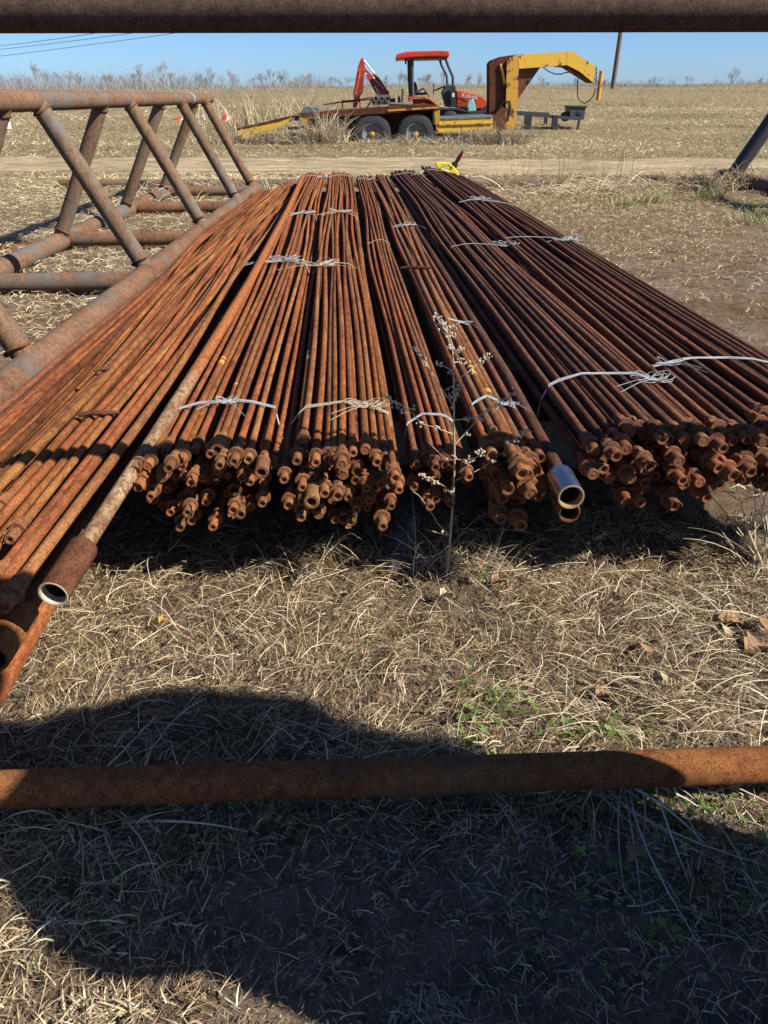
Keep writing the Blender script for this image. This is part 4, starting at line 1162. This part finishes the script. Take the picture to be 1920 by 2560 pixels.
# ------------------------------------------------------------------ red and white gear and a small engine, far left
def far_gear():
    def U(cx, cy, Y=29.0): q = at(420 + cx / 8.295, 260 + cy / 8.295, Y); return Vector((q.x, Y, q.z))
    t = thing('machine_drum', 'red and white drum lying in the field behind the rack legs', 'drum', U(1250, 470))
    a, b = U(1160, 330), U(1370, 440)
    d = (b - a).normalized()
    L = (b - a).length
    MB().lathe([(-.05, 0), (-.05, .20), (L * .22, .22), (L * .22, .18)], a, d, 16).build('red_end', M['red'], t)
    MB().lathe([(L * .22, .20), (L * .62, .21)], a, d, 16).build('white_shell', M['white'], t)
    for k in range(3):
        MB().lathe([(L * (.66 + .13 * k), .14), (L * (.66 + .13 * k), .21), (L * (.72 + .13 * k), .21), (L * (.72 + .13 * k), .14)], a, d, 16).build('red_fin', M['red'], t)
    MB().box(U(1120, 450) , (.3, .3, .22)).build('base_block', M['dark_steel'], t)
    t = thing('machine_drum', 'white drum with a red end cap left of the crossing rack legs', 'drum', U(250, 520))
    a, b = U(180, 460), U(520, 480)
    L = (b - a).length
    MB().lathe([(0, 0), (0, .26), (.18, .26), (.18, .2)], a, b - a, 16).build('red_cap', M['red'], t)
    MB().lathe([(.18, .24), (L, .24), (L, 0)], a, b - a, 16).build('white_shell', M['white'], t)
    t = thing('pump_frame', 'white and grey pump frame seen between the far rack legs', 'pump', U(720, 520))
    MB().beam(U(690, 260), U(600, 480), .10, .10).build('strut', M['white'], t)
    MB().beam(U(700, 260), U(840, 480), .10, .10).build('strut', M['white'], t)
    MB().beam(U(640, 425), U(800, 425), .08, .08).build('cross_bar', M['white'], t)
    MB().lathe([(0, .12), (.2, .12), (.2, 0)], U(700, 350), (0, -1, 0), 12).build('pulley', M['sheet_grey'], t)
    MB().box(U(720, 490), (.5, .4, .25)).build('base_block', M['block'], t)
    def V(cx, cy, Y=25.0): q = at(cx / 13.825, 280 + cy / 13.825, Y); return Vector((q.x, Y, q.z))
    t = thing('small_engine', 'small engine with a white shroud on a black skid at the left edge', 'engine', V(100, 1000))
    MB().beam(V(215, 340), V(270, 580), .28, .11).build('shroud', M['white'], t)
    MB().lathe([(-.05, 0), (-.05, .07), (.05, .07), (.05, 0)], V(120, 470), (0, -1, 0), 14).build('filter', M['white'], t)
    MB().box(V(90, 600), (.26, .3, .3)).build('engine_body', M['black_paint_and_shade'], t, bevel=.02)
    MB().beam(V(-60, 780), V(170, 770), .06, .06).build('frame_bar', M['white'], t)
    MB().beam(V(-100, 900), V(800, 905), .12, .4).build('skid', M['dark_steel'], t)
    MB().tube([V(300, 960), V(250, 960)], .08, 12).build('roller', M['black_paint_and_shade'], t)
    for x in (70, 150): MB().beam(V(x, 800), V(x - 40, 1020), .03, .03).build('skid_strut', M['sheet_grey'], t)
far_gear()

# ------------------------------------------------------------------ pole and wires
b = at(1533, 206, 52); a = at(1552, 40, 52)
top = Vector((b.x + .25, 52, b.z + 9.0))
t = thing('utility_pole', 'brown wooden utility pole on the crest at the right', 'utility pole', (b.x, 52, b.z - .6))
MB().tube([Vector((b.x, 52, b.z - .6)), b.lerp(top, .5), top], [.135, .125, .11], 14).build('pole_shaft', M['pole_wood'], t)
MB().beam((top.x - 1.1, 51.9, top.z - .4), (top.x + 1.1, 51.9, top.z - .4), .1, .12).build('cross_arm', M['pole_wood'], t)
for k, (l, r_) in enumerate((((0, 113), (190, 90)), ((0, 122), (290, 88)), ((0, 139), (420, 85)))):
    p = at(*l, 70); q = at(*r_, 58)
    p2 = p + (p - q) * 1.2; q2 = q + (q - p) * .9
    pts = [p2.lerp(q2, i / 14) + Vector((0, 0, .25 * ((2 * i / 14 - 1) ** 2 - .2))) for i in range(15)]
    o = MB().tube(pts, .016, 5).build('power_line', M['wire'], loc=p)
    tag(o, '%s overhead wire crossing the sky at the upper left' % ('top', 'middle', 'lowest')[k], 'power line', 'overhead wires')

# ------------------------------------------------------------------ bare trees along the horizon
def tree_mesh(seed, h, spread=.55, depth=6):
    rr = random.Random(seed)
    trunk = MB(); crown = MB()
    def seg(mb, a, d, L, r, lev):
        b = a + d * L
        m_ = a.lerp(b, .5) + Vector((rr.uniform(-1, 1), rr.uniform(-1, 1), rr.uniform(-.3, .5))) * L * .06
        mb.tube([a, m_, b], [r, r * .85, r * .7], 3 if lev > 1 else 6, caps=False)
        if lev >= depth: return
        n = rr.choice((2, 3, 3)) if lev > 0 else 4
        for k in range(n):
            ax = Vector((rr.uniform(-1, 1), rr.uniform(-1, 1), rr.uniform(-.4, .4))).normalized()
            nd = (Quaternion(ax, rr.uniform(.25, spread * 1.3)) @ d).normalized()
            nd = (nd + Vector((0, 0, .16))).normalized()
            st = a.lerp(b, rr.uniform(.55, 1.0))
            seg(crown, st, nd, L * rr.uniform(.58, .82), max(r * .62, .006), lev + 1)
    seg(trunk, Vector((0, 0, -.4)), Vector((rr.uniform(-.06, .06), 0, 1)).normalized(), h * .27, h * .011, 0)
    return trunk, crown
TREES = []
for s in range(6):
    tr, cr = tree_mesh(s + 20, 6.0, (.5, .65, .45, .6, .7, .5)[s])
    a = tr.build('trunk', M['bark']); b = cr.build('crown', M['bark'])
    TREES.append((a.data, b.data)); bpy.data.objects.remove(a); bpy.data.objects.remove(b)
_tr = random.Random(5)
tree_spots = [(_tr.uniform(0, 820), 165, _tr.uniform(.55, 1.0)) for _ in range(26)] + [(_tr.uniform(960, 1250), 165, _tr.uniform(.6, 1.0)) for _ in range(12)] + [(_tr.uniform(1300, 1920), 165, _tr.uniform(.4, .7)) for _ in range(10)] + [(40, 178, .8), (62, 170, .9), (80, 150, 1.5), (92, 160, 1.1), (112, 155, 1.3), (130, 158, 1.1), (150, 160, 1.1), (172, 162, 1.0), (205, 165, .9), (232, 166, 1.0), (262, 168, .9), (290, 160, 1.1), (308, 150, 1.5), (330, 155, 1.2), (352, 145, 1.7), (372, 158, 1.1), (395, 165, .9), (430, 160, 1.1), (455, 155, 1.2), (478, 162, 1.0), (500, 158, 1.1), (545, 166, .8), (570, 158, 1.1), (590, 150, 1.3), (612, 157, 1.1), (640, 165, .9), (668, 160, 1.0), (720, 166, .9), (750, 165, .8), (790, 160, 1.0), (830, 168, .8), (965, 165, .9), (1000, 160, 1.1), (1070, 163, 1.0), (1110, 155, 1.2), (1170, 160, 1.0), (1195, 158, 1.0), (1350, 165, .9), (1440, 168, .8), (1480, 170, .8), (1640, 165, .9), (1720, 168, .9), (1830, 155, 1.2), (1850, 166, .8), (1900, 172, .7)]
for k, (px, py, sc) in enumerate(tree_spots):
    px *= 1.1573 if px < 830 else 1.0
    Y = 118 + (k * 37 % 60)
    base = at(px, 212, Y)
    t = thing('bare_tree', 'leafless tree on the horizon ' + ('left of the backhoe', 'behind the tractor and trailer', 'right of the gooseneck')[(px > 860) + (px > 1270)], 'tree', (base.x, Y, base.z - .8), 'bare trees on the horizon')
    s_ = sc * Y / 150 * .66
    for nm, me in zip(('trunk', 'crown'), TREES[k % 6]):
        o = link(nm, me, t); o.scale = (s_ * 1.15, s_, s_)
    t.rotation_euler.z = k * 1.7
# thin scrub between the trees
NS = 18000
x = rng.uniform(-75, 85, NS); y = rng.uniform(112, 150, NS)
hs = np.interp(y, [112, 150], [.8, 1.2]) * np.clip(hashn(x, y * 0, 5, 61) * 1.4 + .6 * hashn(x, y * 0, 1.7, 62) - .35 + .5 * np.clip(-x / 50, 0, 1), .1, 1.9) * rng.uniform(.4, 1.3, NS)
hs = hs * np.where(x > -8, .5, 1.0)
zb = H + y * np.tan(R(.70)) - .6 + x * .0065
me = blades_mesh('scrub', np.stack([x, y, zb], -1), rng.uniform(0, 6.3, NS), hs * 1.7, rng.uniform(.02, .05, NS), [(.24, .21, .19), (.30, .26, .235)], rise=hs * 1.4, curve=rng.normal(0, .3, NS), K=2)  # light twig colours carry painted-in distance haze
tag(link('scrub', me), 'thin leafless scrub along the horizon between the trees', 'scrub', kind='stuff')

# ------------------------------------------------------------------ grass clumps and brush one can point at
def clump(label, c, n, L, spread, w, pal, lean=(0, 0), up=(.5, .98), name='grass_clump', cat='grass clump', group=None, K=4, curve=.25):
    x = c[0] + spread[0] * np.clip(rng.normal(0, 1, n), -1.8, 1.8); y = c[1] + spread[1] * np.clip(rng.normal(0, 1, n), -1.8, 1.8)
    z = np.where(y < 3, gz(x, y) + .006, ground_z(x, y) - .01)
    Ln = rng.uniform(*L, n)
    hd = rng.uniform(0, 2 * np.pi, n)
    if lean != (0, 0):
        hd = np.arctan2(lean[1], lean[0]) + rng.normal(0, .8, n)
    P = np.stack([x - c[0], y - c[1], z - float(ground_z(c[0], c[1]))], -1)
    me = blades_mesh(name, P, hd, Ln, rng.uniform(*w, n), pal, rise=Ln * rng.uniform(*up, n), arch=Ln * rng.uniform(0, .12, n), curve=rng.normal(0, curve, n), K=K)
    o = link(name, me, None, (c[0], c[1], float(ground_z(c[0], c[1]))))
    return tag(o, label, cat, group)
def gp(px, py):
    """where the ray through a photograph position meets flat ground"""
    x, y = px - 960, py - 1280
    f = 1923 * CP - y * SP; d = 1923 * SP + y * CP
    return (x * H / d, f * H / d)
TZ = 20.9
def tp(px): return (at(px, 330, TZ).x, TZ)
clump('tall pale grass tuft in front of the rearmost trailer wheel', tp(822), 300, (.35, 1.0), (.24, .12), (.008, .02), PALE + STRAW)
clump('grey brush heaped under the yellow ramp', tp(650), 700, (.15, .55), (.7, .2), (.008, .02), WEED, up=(.2, .9))
clump('tall pale grass standing behind the yellow ramp', (at(660, 300, 25).x, 25), 420, (.6, 1.3), (1.0, .5), (.010, .022), PALE + STRAW)
clump('low brush between the two right trailer wheels', tp(985), 520, (.1, .36), (.5, .15), (.008, .018), WEED + PALE, up=(.15, .85))
clump('tangled dry weeds under the yellow side rail', tp(1120), 520, (.1, .34), (.5, .2), (.008, .018), WEED + PALE, up=(.15, .85))
clump('dark brush at the foot of the gooseneck riser', tp(1235), 700, (.2, .6), (.45, .2), (.008, .018), WEED, up=(.3, .95))
clump('dry weeds under the rear of the trailer deck', tp(735), 420, (.15, .55), (.35, .2), (.008, .018), WEED + PALE, up=(.2, .9))
clump('brush heap around the foot of the dark rack leg', (4.75, 11.6), 520, (.2, .5), (.42, .3), (.006, .014), WEED + STRAW, up=(.2, .85))
clump('brush between the right rack leg and the frame edge', (5.5, 11.7), 300, (.15, .35), (.3, .2), (.006, .014), WEED + STRAW, up=(.2, .8))
for k, (px, py, lab) in enumerate(((1635, 505, 'green grass tuft nearest the pile on the right ground'), (1775, 500, 'green grass tuft in front of the brush heap'), (1880, 560, 'green grass tuft at the right edge below the brush'), (1560, 520, 'faint green tuft beside the straw on the right ground'))):
    clump(lab, gp(px, py), 150, (.10, .26), (.10, .10), (.005, .010), GREEN[1:3] + [(.22, .24, .09)] + MOWN[:2], up=(.5, .95), group='green tufts right of the pile')
clump('pale straw heap right of the far rod ends', gp(1480, 480), 900, (.2, .55), (.9, .35), (.006, .013), PALE + STRAW, up=(.05, .4))
clump('straw heap below the brush on the right', gp(1700, 470), 700, (.2, .5), (.7, .3), (.006, .013), STRAW + WEED, up=(.05, .5))
clump('straw caught against the far rack legs', gp(520, 478), 600, (.15, .45), (.5, .3), (.005, .012), PALE + STRAW, up=(.1, .7))
clump('dry grass tuft beside the middle rack leg', gp(360, 520), 400, (.15, .4), (.4, .25), (.005, .012), PALE + STRAW, up=(.05, .5))
for k, px in enumerate((1300, 1380, 1440, 1500, 1555)):
    c = gp(px, 445)
    clump('%s thin weed stalk cluster by the road, counting from the can' % ORD[k], (c[0], c[1]), 14, (.3, .75), (.12, .1), (.005, .009), PALE + WEED, up=(.8, .99), group='weed stalks beside the road', K=4, curve=.12)
# near clumps
def near_clump(label, px, py, n, L, spread, w, pal, lean, up, curve=.3, group=None):
    return clump(label, gp(px, py), n, L, spread, w, pal, lean, up, K=6, curve=curve, group=group)
near_clump('long pale blades drooping from under the right part of the near rail', 1560, 1950, 18, (.14, .36), (.05, .012), (.0035, .0065), [(.58, .54, .46), (.50, .46, .40), (.66, .60, .50)], (-.12, -1), (.0, .06), .4)
near_clump('dry blades hanging forward under the middle of the near rail', 1330, 1985, 40, (.06, .18), (.12, .015), (.002, .004), PALE, (.1, -1), (.02, .35), .5)
near_clump('flat pale blades in the mud at the left below the rail', 240, 2060, 12, (.10, .24), (.06, .02), (.003, .006), PALE, (1, .1), (.0, .12), .3)
near_clump('root ball of dry grass at the near edge left of centre', 250, 2545, 110, (.02, .05), (.04, .016), (.003, .006), PALE, (0, 0), (.1, .6))
near_clump('pale frayed grass crown on the mud at the bottom', 1060, 2490, 120, (.010, .028), (.028, .014), (.002, .005), [(.34, .30, .25), (.26, .225, .18)], (.2, -1), (.0, .35))
near_clump('dry grass tuft beside the weed stem', 1130, 1440, 160, (.08, .2), (.10, .04), (.0015, .003), STRAW + PALE, (0, 0), (.2, .9))
near_clump('straw tuft in front of the centre bundle ends', 800, 1440, 160, (.06, .16), (.12, .03), (.0015, .003), STRAW, (0, 0), (.2, .8))
near_clump('stiff pale stalks fanning at the right edge', 1850, 1560, 40, (.08, .22), (.10, .06), (.0018, .0038), PALE, (-1, .25), (.0, .2), .1)
near_clump('stiff stalks lying towards the right end of the near rail', 1700, 1800, 40, (.07, .2), (.14, .04), (.0018, .0038), PALE, (-1, .3), (.0, .2), .1)
near_clump('pale stem with side shoots leaning in from the right edge', 1905, 1440, 16, (.2, .5), (.02, .02), (.003, .005), PALE, (-.5, .6), (.4, .9), .1)

# green ground leaves: small lobed leaf rosettes
def leaf_patch(label, c, n, spread, size):
    x = c[0] + rng.normal(0, spread[0], n); y = c[1] + rng.normal(0, spread[1], n)
    vs = []; fs = []; cols = []
    for i in range(n):
        cx, cy = x[i], y[i]; cz = float(gz(cx, cy)) + random.uniform(.012, .034)
        s = size * random.uniform(.5, 1.2); a0 = random.uniform(0, 6.3)
        tilt = Vector((random.uniform(-.5, .5), random.uniform(-.5, .5), 1)).normalized()
        u, v, w = basis(tilt)
        k0 = len(vs); lobes = random.choice((3, 5, 5))
        vs.append((cx - c[0], cy - c[1], cz)); ring = []
        for l in range(lobes):
            for da, rr in ((-.5, .30), (-.25, .85), (0, 1.0), (.25, .85)):
                a = a0 + (l + da) * 2 * math.pi / lobes
                p = (u * math.cos(a) + v * math.sin(a)) * s * rr + w * (.15 * s * (rr - .3))
                vs.append((cx - c[0] + p.x, cy - c[1] + p.y, cz + p.z)); ring.append(len(vs) - 1)
        for j in range(len(ring)): fs.append((k0, ring[j], ring[(j + 1) % len(ring)]))
        g = random.choice(GREEN); f = random.uniform(.6, 1.3)
        cols += [(g[0] * f, g[1] * f, g[2] * f, 1)] * (1 + len(ring))
    me = bpy.data.meshes.new('ground_leaves')
    me.from_pydata(vs, [], fs); me.update()
    at_ = me.color_attributes.new('Col', 'FLOAT_COLOR', 'POINT')
    at_.data.foreach_set('color', np.array(cols).ravel())
    me.materials.append(M['blade'])
    tag(link('ground_leaves', me, None, (c[0], c[1], 0)), label, 'ground cover', kind='stuff')
leaf_patch('bright green lobed leaves in the straw right of centre', gp(1215, 1790), 130, (.05, .06), .009)
leaf_patch('green leaves in the lit grass above the near rail', gp(1470, 1830), 60, (.08, .03), .009)
leaf_patch('shaded green leaves below the right part of the near rail', gp(1650, 2130), 80, (.12, .06), .010)
leaf_patch('lit green leaves at the right edge below the rail', gp(1800, 2010), 60, (.10, .03), .011)
leaf_patch('small weeds sprouting from the mud at the right', gp(1550, 2330), 70, (.14, .05), .008)
leaf_patch('small weeds on the mud at the lower left', gp(300, 2260), 40, (.10, .06), .007)
leaf_patch('scattered small green leaves through the straw mat', gp(900, 1620), 90, (.45, .12), .007)
leaf_patch('small leaves in the shade left of the near rail centre', gp(600, 2070), 60, (.20, .03), .008)

def fallen_leaf(label, px, py, size, mat, lift=.02, yaw=0):
    size *= 1.35
    c = gp(px, py); z = float(gz(*c)) + lift
    vs = []; fs = []
    n = 9
    for i in range(n):
        u = i / (n - 1); half = size * .38 * math.sin(math.pi * u ** .8) * (1 + .25 * math.sin(u * 19))
        for s in (-1, 0, 1):
            x = (u - .5) * size; y = s * half
            zz = abs(s) * half * .55 + .012 * math.sin(u * 5 + s)
            vs.append((x * math.cos(yaw) - y * math.sin(yaw), x * math.sin(yaw) + y * math.cos(yaw), zz))
    for i in range(n - 1):
        for j in range(2): fs.append((i * 3 + j, i * 3 + j + 1, (i + 1) * 3 + j + 1, (i + 1) * 3 + j))
    me = bpy.data.meshes.new('fallen_leaf'); me.from_pydata(vs, [], fs); me.update(); me.materials.append(mat)
    o = link('fallen_leaf', me, None, (c[0], c[1], z))
    md = o.modifiers.new('thick', 'SOLIDIFY'); md.thickness = .0008
    tag(o, label, 'leaf', 'fallen leaves in the grass')
fallen_leaf('pale folded leaf lying right of the weed stem foot', 1118, 1512, .032, M['pale_leaf'], yaw=.3)
fallen_leaf('dark green leaf standing in the straw right of the weed', 1210, 1462, .035, M['green_leaf'], .035, 1.2)
fallen_leaf('orange brown leaf beside the dark green leaf', 1250, 1470, .04, M['dry_leaf'], yaw=.2)
fallen_leaf('large curled brown leaf at the right edge, upper', 1835, 1570, .06, M['dry_leaf'], yaw=-.4)
fallen_leaf('large curled brown leaf at the right edge, lowest', 1900, 1625, .07, M['dry_leaf'], yaw=.3)
fallen_leaf('curled brown leaf farthest right', 1912, 1590, .06, M['dry_leaf'], .03, yaw=1.0)
fallen_leaf('yellowish leaf left of the large brown leaves', 1820, 1590, .04, M['pale_leaf'], yaw=.8)
fallen_leaf('small brown leaf in the middle of the straw', 1610, 1640, .045, M['dry_leaf'], yaw=1.3)
fallen_leaf('small orange leaf near the stalks above the rail', 1520, 1745, .045, M['dry_leaf'], yaw=.0)
fallen_leaf('small yellow leaf in the straw at the left', 418, 1577, .025, M['paint_band'], yaw=.5)
fallen_leaf('tiny pale leaf by the near rail at right', 1660, 1715, .03, M['pale_leaf'], yaw=.9)
fallen_leaf('brown lobed leaf in the shade below the rail', 1580, 2160, .028, M['dry_leaf'], yaw=.6)

# ------------------------------------------------------------------ dry weed with seed heads
def weed():
    base = Vector((.166, 1.72, 0))
    Y = base.y
    t = thing('dry_weed', 'tall dry weed with grey seed clusters in front of the rods', 'weed', base)
    def W(cx, cy, dy=0): return at(920 + cx / 3.073, 760 + cy / 3.073, Y + dy)
    stem = [base, W(628, 1850), W(655, 1480), W(665, 1200), W(660, 900), W(660, 640), W(658, 450), W(640, 280), W(560, 140)]
    MB().tube(stem, [.0034, .0032, .0029, .0026, .0023, .002, .0016, .0013, .0008], 8).build('stem', M['stem'], t)
    def branch(pts, heads, dy=0):
        q = [W(p[0], p[1], dy * k / max(1, len(pts) - 1)) for k, p in enumerate(pts)]
        b = MB().tube(q, [.0017] + [.0012] * (len(q) - 2) + [.0008], 6).build('branch', M['stem'], t)
        for (cx, cy, n, sp) in heads:
            c = W(cx, cy, dy * .7)
            mb = MB()
            for k in range(n):
                p = c + Vector((random.gauss(0, sp), random.gauss(0, sp * .8), random.gauss(0, sp * .7)))
                r = random.uniform(.0019, .0036)
                mb.lathe([(-r, 0), (-r * .5, r * .85), (r * .3, r), (r, r * .5), (r * 1.1, 0)], p, (random.uniform(-.5, .5), random.uniform(-.5, .5), 1), 6)
            mb.build('seed_head', M['seed'], b)
    branch([(658, 450), (640, 340), (580, 170), (510, 90)], [(520, 105, 9, .005), (560, 150, 14, .006), (610, 180, 16, .008), (600, 225, 10, .006), (655, 240, 9, .005)], .01)
    branch([(645, 400), (690, 350)], [(700, 345, 9, .005), (630, 335, 10, .005)])
    branch([(650, 515), (590, 480), (530, 468)], [(540, 468, 10, .005), (635, 515, 4, .003)], -.02)
    branch([(660, 450), (720, 440)], [(725, 440, 11, .006)], .01)
    branch([(668, 590), (760, 530), (840, 460), (920, 400)], [(800, 523, 8, .004), (875, 440, 9, .005), (915, 405, 9, .005)], .03)
    branch([(655, 780), (560, 640), (480, 510), (430, 430), (350, 340)], [(350, 345, 9, .005), (385, 385, 9, .005), (420, 410, 8, .005), (445, 470, 5, .004)], .05)
    branch([(665, 740), (665, 690), (690, 640)], [(650, 680, 18, .008), (700, 645, 10, .005), (660, 720, 12, .006), (645, 795, 5, .003)])
    branch([(650, 1000), (520, 950), (410, 920), (340, 840), (250, 770), (130, 715)], [(140, 720, 7, .004), (190, 755, 14, .007), (230, 770, 8, .004), (270, 820, 10, .005), (345, 800, 7, .004), (405, 915, 10, .005), (530, 950, 6, .003)], -.03)
    branch([(665, 890), (760, 885), (840, 865), (920, 820), (1030, 740), (1110, 690)], [(755, 890, 8, .004), (865, 885, 8, .004), (915, 820, 8, .004), (1035, 730, 10, .005), (1105, 690, 12, .006), (1025, 795, 6, .004)], .04)
    branch([(675, 1070), (760, 980), (830, 900)], [(765, 1000, 7, .004)], .02)
    branch([(675, 1190), (740, 1205), (830, 1180), (890, 1130)], [(670, 1180, 8, .004), (770, 1200, 14, .006), (870, 1150, 20, .009), (945, 1205, 6, .004)], -.02)
    branch([(670, 1355), (780, 1310), (900, 1245), (1040, 1140), (1100, 1050), (1180, 1000)], [(900, 1245, 7, .004), (1045, 1155, 8, .004), (1065, 1060, 6, .003), (1130, 1050, 5, .003), (1180, 1000, 12, .006), (1225, 970, 8, .004)], .05)
    branch([(655, 1260), (600, 1200), (520, 1120), (440, 1040)], [(600, 1185, 4, .003)], .03)
    branch([(650, 1470), (600, 1410), (520, 1360), (400, 1310)], [(405, 1315, 9, .005), (460, 1340, 12, .006), (520, 1375, 9, .005), (630, 1430, 12, .006)], -.02)
    branch([(620, 1775), (540, 1690), (460, 1560), (390, 1470), (345, 1440)], [(450, 1540, 4, .003), (565, 1750, 4, .003)], -.03)
    branch([(620, 1775), (540, 1760), (455, 1730)], [], -.02)
    branch([(628, 1850), (560, 1910), (490, 1940)], [(500, 1938, 4, .003)], -.03)
weed()

# right-edge weed with a seed tuft
g0 = gp(1880, 1430)
t = thing('dry_weed', 'pale branching weed at the right edge below the dark bundle', 'weed', (g0[0], g0[1], 0))
Yw = g0[1]
def WR(px, py, dy=0): return at(px, py, Yw + dy)
MB().tube([Vector((g0[0] + .06, g0[1] - .03, 0)), WR(1905, 1410), WR(1875, 1340), WR(1860, 1290)], [.005, .0045, .0035, .002], 8).build('stem', M['stem'], t)
for k, (a_, b_) in enumerate((((1875, 1340), (1935, 1250)), ((1880, 1350), (1850, 1300)), ((1870, 1320), (1885, 1285)))):
    br = MB().tube([WR(*a_), WR((a_[0] + b_[0]) / 2 + 4, (a_[1] + b_[1]) / 2, .01), WR(*b_, .02)], [.003, .002, .001], 6).build('branch', M['stem'], t)
    mb = MB()
    for j in range(26):
        p = WR(*b_, .02) + Vector((random.gauss(0, .018), random.gauss(0, .012), random.gauss(0, .012)))
        mb.lathe([(-.003, 0), (0, .0028), (.003, 0)], p, (random.uniform(-1, 1), random.uniform(-1, 1), 1), 5)
    mb.build('seed_head', M['seed'], br)

# ------------------------------------------------------------------ clear bottle in the shade under the rods
def bottle():
    m, nt, p = new_mat('clear_plastic')
    p.inputs['Base Color'].default_value = (.75, .82, .85, 1)
    p.inputs['Roughness'].default_value = .12
    p.inputs['Transmission Weight'].default_value = .95
    p.inputs['IOR'].default_value = 1.2
    a = Vector((*gp(990, 1440), .04)); b = Vector((*gp(1020, 1330), .05))
    t = thing('plastic_bottle', 'clear plastic bottle lying in the shade under the rod ends', 'bottle', a)
    d = (b - a).normalized(); L = (b - a).length
    pr = [(0, .013), (.03, .014), (.06, .030), (.085, .036)]
    for k in range(6):
        z = .10 + k * .025
        pr += [(z, .036), (z + .006, .0335), (z + .012, .036)]
    pr += [(.27, .036), (.285, .030), (.286, 0)]
    MB().lathe(pr, a, d, 22).build('bottle_body', m, t)
    MB().lathe([(-.022, 0), (-.022, .0155), (0, .0158), (.004, .0145)], a, d, 16).build('cap', M['sheet_grey'], t)
bottle()

# ------------------------------------------------------------------ person standing beside the camera, whose shadow crosses the ground
def person():
    nrm = Vector((.37, .93, 0)).normalized()       # across the body
    fwd = Vector((-.93, .37, 0)).normalized()      # the way the body faces
    base = Vector((.92, .505, 0))
    t = thing('person', 'person in a long jacket and jeans standing right of the camera', 'person', base)
    V = []; E = []; RAD = []
    def v(n, z, f=0, r=.1, link_to=None, ry=None):
        V.append(nrm * n + fwd * f + Vector((0, 0, z))); RAD.append((r, ry or r))
        if link_to is not None: E.append((link_to, len(V) - 1))
        return len(V) - 1
    pel = v(0, .95, 0, .20)
    wa = v(0, 1.10, 0, .19, pel); ch = v(0, 1.25, 0, .17, wa); ub = v(-.01, 1.36, 0, .10, ch)
    nk = v(-.05, 1.46, .01, .065, ub); hd = v(-.09, 1.59, .03, .10, nk); hd2 = v(-.09, 1.72, .03, .085, hd)
    for s in (-1, 1):
        hp = v(.14 * s, .86, 0, .14, pel); kn = v(.19 * s, .50, .03, .105, hp); an = v(.22 * s, .09, 0, .06, kn); toe = v(.22 * s, .04, .16, .045, an)
        sh = v((.17 if s > 0 else .20) * s, 1.31 if s > 0 else 1.38, 0, .07, ub); el = v((.26 if s > 0 else .30) * s, 1.08 if s > 0 else 1.15, -.03, .06, sh); wr = v(.24 * s, .92, .10, .04, el)
        pa = v(.235 * s, .86, .15, .036, wr)
        for k in range(4):
            f1 = v((.235 - .018 * (k - 1.5)) * s, .82 - .006 * k, .18, .010, pa); v((.225 - .018 * (k - 1.5)) * s, .79 + .004 * k, .20, .008, f1)
        th = v(.20 * s, .87, .19, .010, pa); v(.19 * s, .85, .22, .009, th)
    me = bpy.data.meshes.new('body'); me.from_pydata(V, E, []); me.update()
    o = link('body', me, t)
    md = o.modifiers.new('skin', 'SKIN'); 
    for sv, r_ in zip(me.skin_vertices[0].data, RAD): sv.radius = r_
    me.skin_vertices[0].data[0].use_root = True
    o.modifiers.new('sub', 'SUBSURF').levels = 2
    o.modifiers['sub'].render_levels = 2
    dg = bpy.context.evaluated_depsgraph_get(); dg.update()
    m2 = bpy.data.meshes.new_from_object(o.evaluated_get(dg))
    o.modifiers.clear(); o.data = m2
    m2.materials.clear()
    for k in ('jacket', 'denim', 'skin', 'boot'): m2.materials.append(M[k])
    for p in m2.polygons:
        c = p.center; f = c.dot(fwd)
        p.material_index = 3 if c.z < .13 else 2 if (c.z > 1.42 or (f > .13 and .7 < c.z < .92 and abs(c.dot(nrm)) > .14)) else 1 if c.z < .80 else 0
        p.use_smooth = True
    cv = []; cf = []
    prof = [(.22, .30, .17), (.5, .295, .17), (.8, .28, .17), (1.05, .275, .175), (1.18, .265, .17), (1.30, .22, .14), (1.41, .09, .085)]
    for z, a_, b_ in prof:
        for k in range(24):
            q = 2 * math.pi * k / 24
            w_ = 1 + .03 * math.sin(5 * q + z * 9)
            cv.append(base + nrm * a_ * w_ * math.cos(q) + fwd * b_ * w_ * math.sin(q) + Vector((0, 0, z)))
    for i in range(len(prof) - 1):
        for k in range(24): cf.append((i * 24 + k, i * 24 + (k + 1) % 24, (i + 1) * 24 + (k + 1) % 24, (i + 1) * 24 + k))
    MB().add(cv, cf, True).build('coat', M['jacket'], t)
    hp = base + nrm * -.09 + fwd * .03
    MB().lathe([(0, .0), (0, .175), (.006, .18), (.014, .175), (.02, .112), (.10, .10), (.125, .07), (.13, 0)], hp + Vector((0, 0, 1.70)), (0, 0, 1), 26).build('hat', M['jacket'], t)
    for s in (-1, 1):
        MB().lathe([(-.012, 0), (0, .012), (.012, 0)], hp + fwd * .095 + nrm * .035 * s + Vector((0, 0, 1.635)), fwd, 10).build('eye', M['black_plastic'], t)
    MB().tube([hp + fwd * .09 + Vector((0, 0, 1.63)), hp + fwd * .125 + Vector((0, 0, 1.59)), hp + fwd * .09 + Vector((0, 0, 1.585))], [.008, .014, .01], 8).build('nose', M['skin'], t)
    MB().tube([hp + fwd * .095 + nrm * d_ + Vector((0, 0, 1.555)) for d_ in (-.025, 0, .025)], .006, 6).build('mouth', M['red'], t)
person()
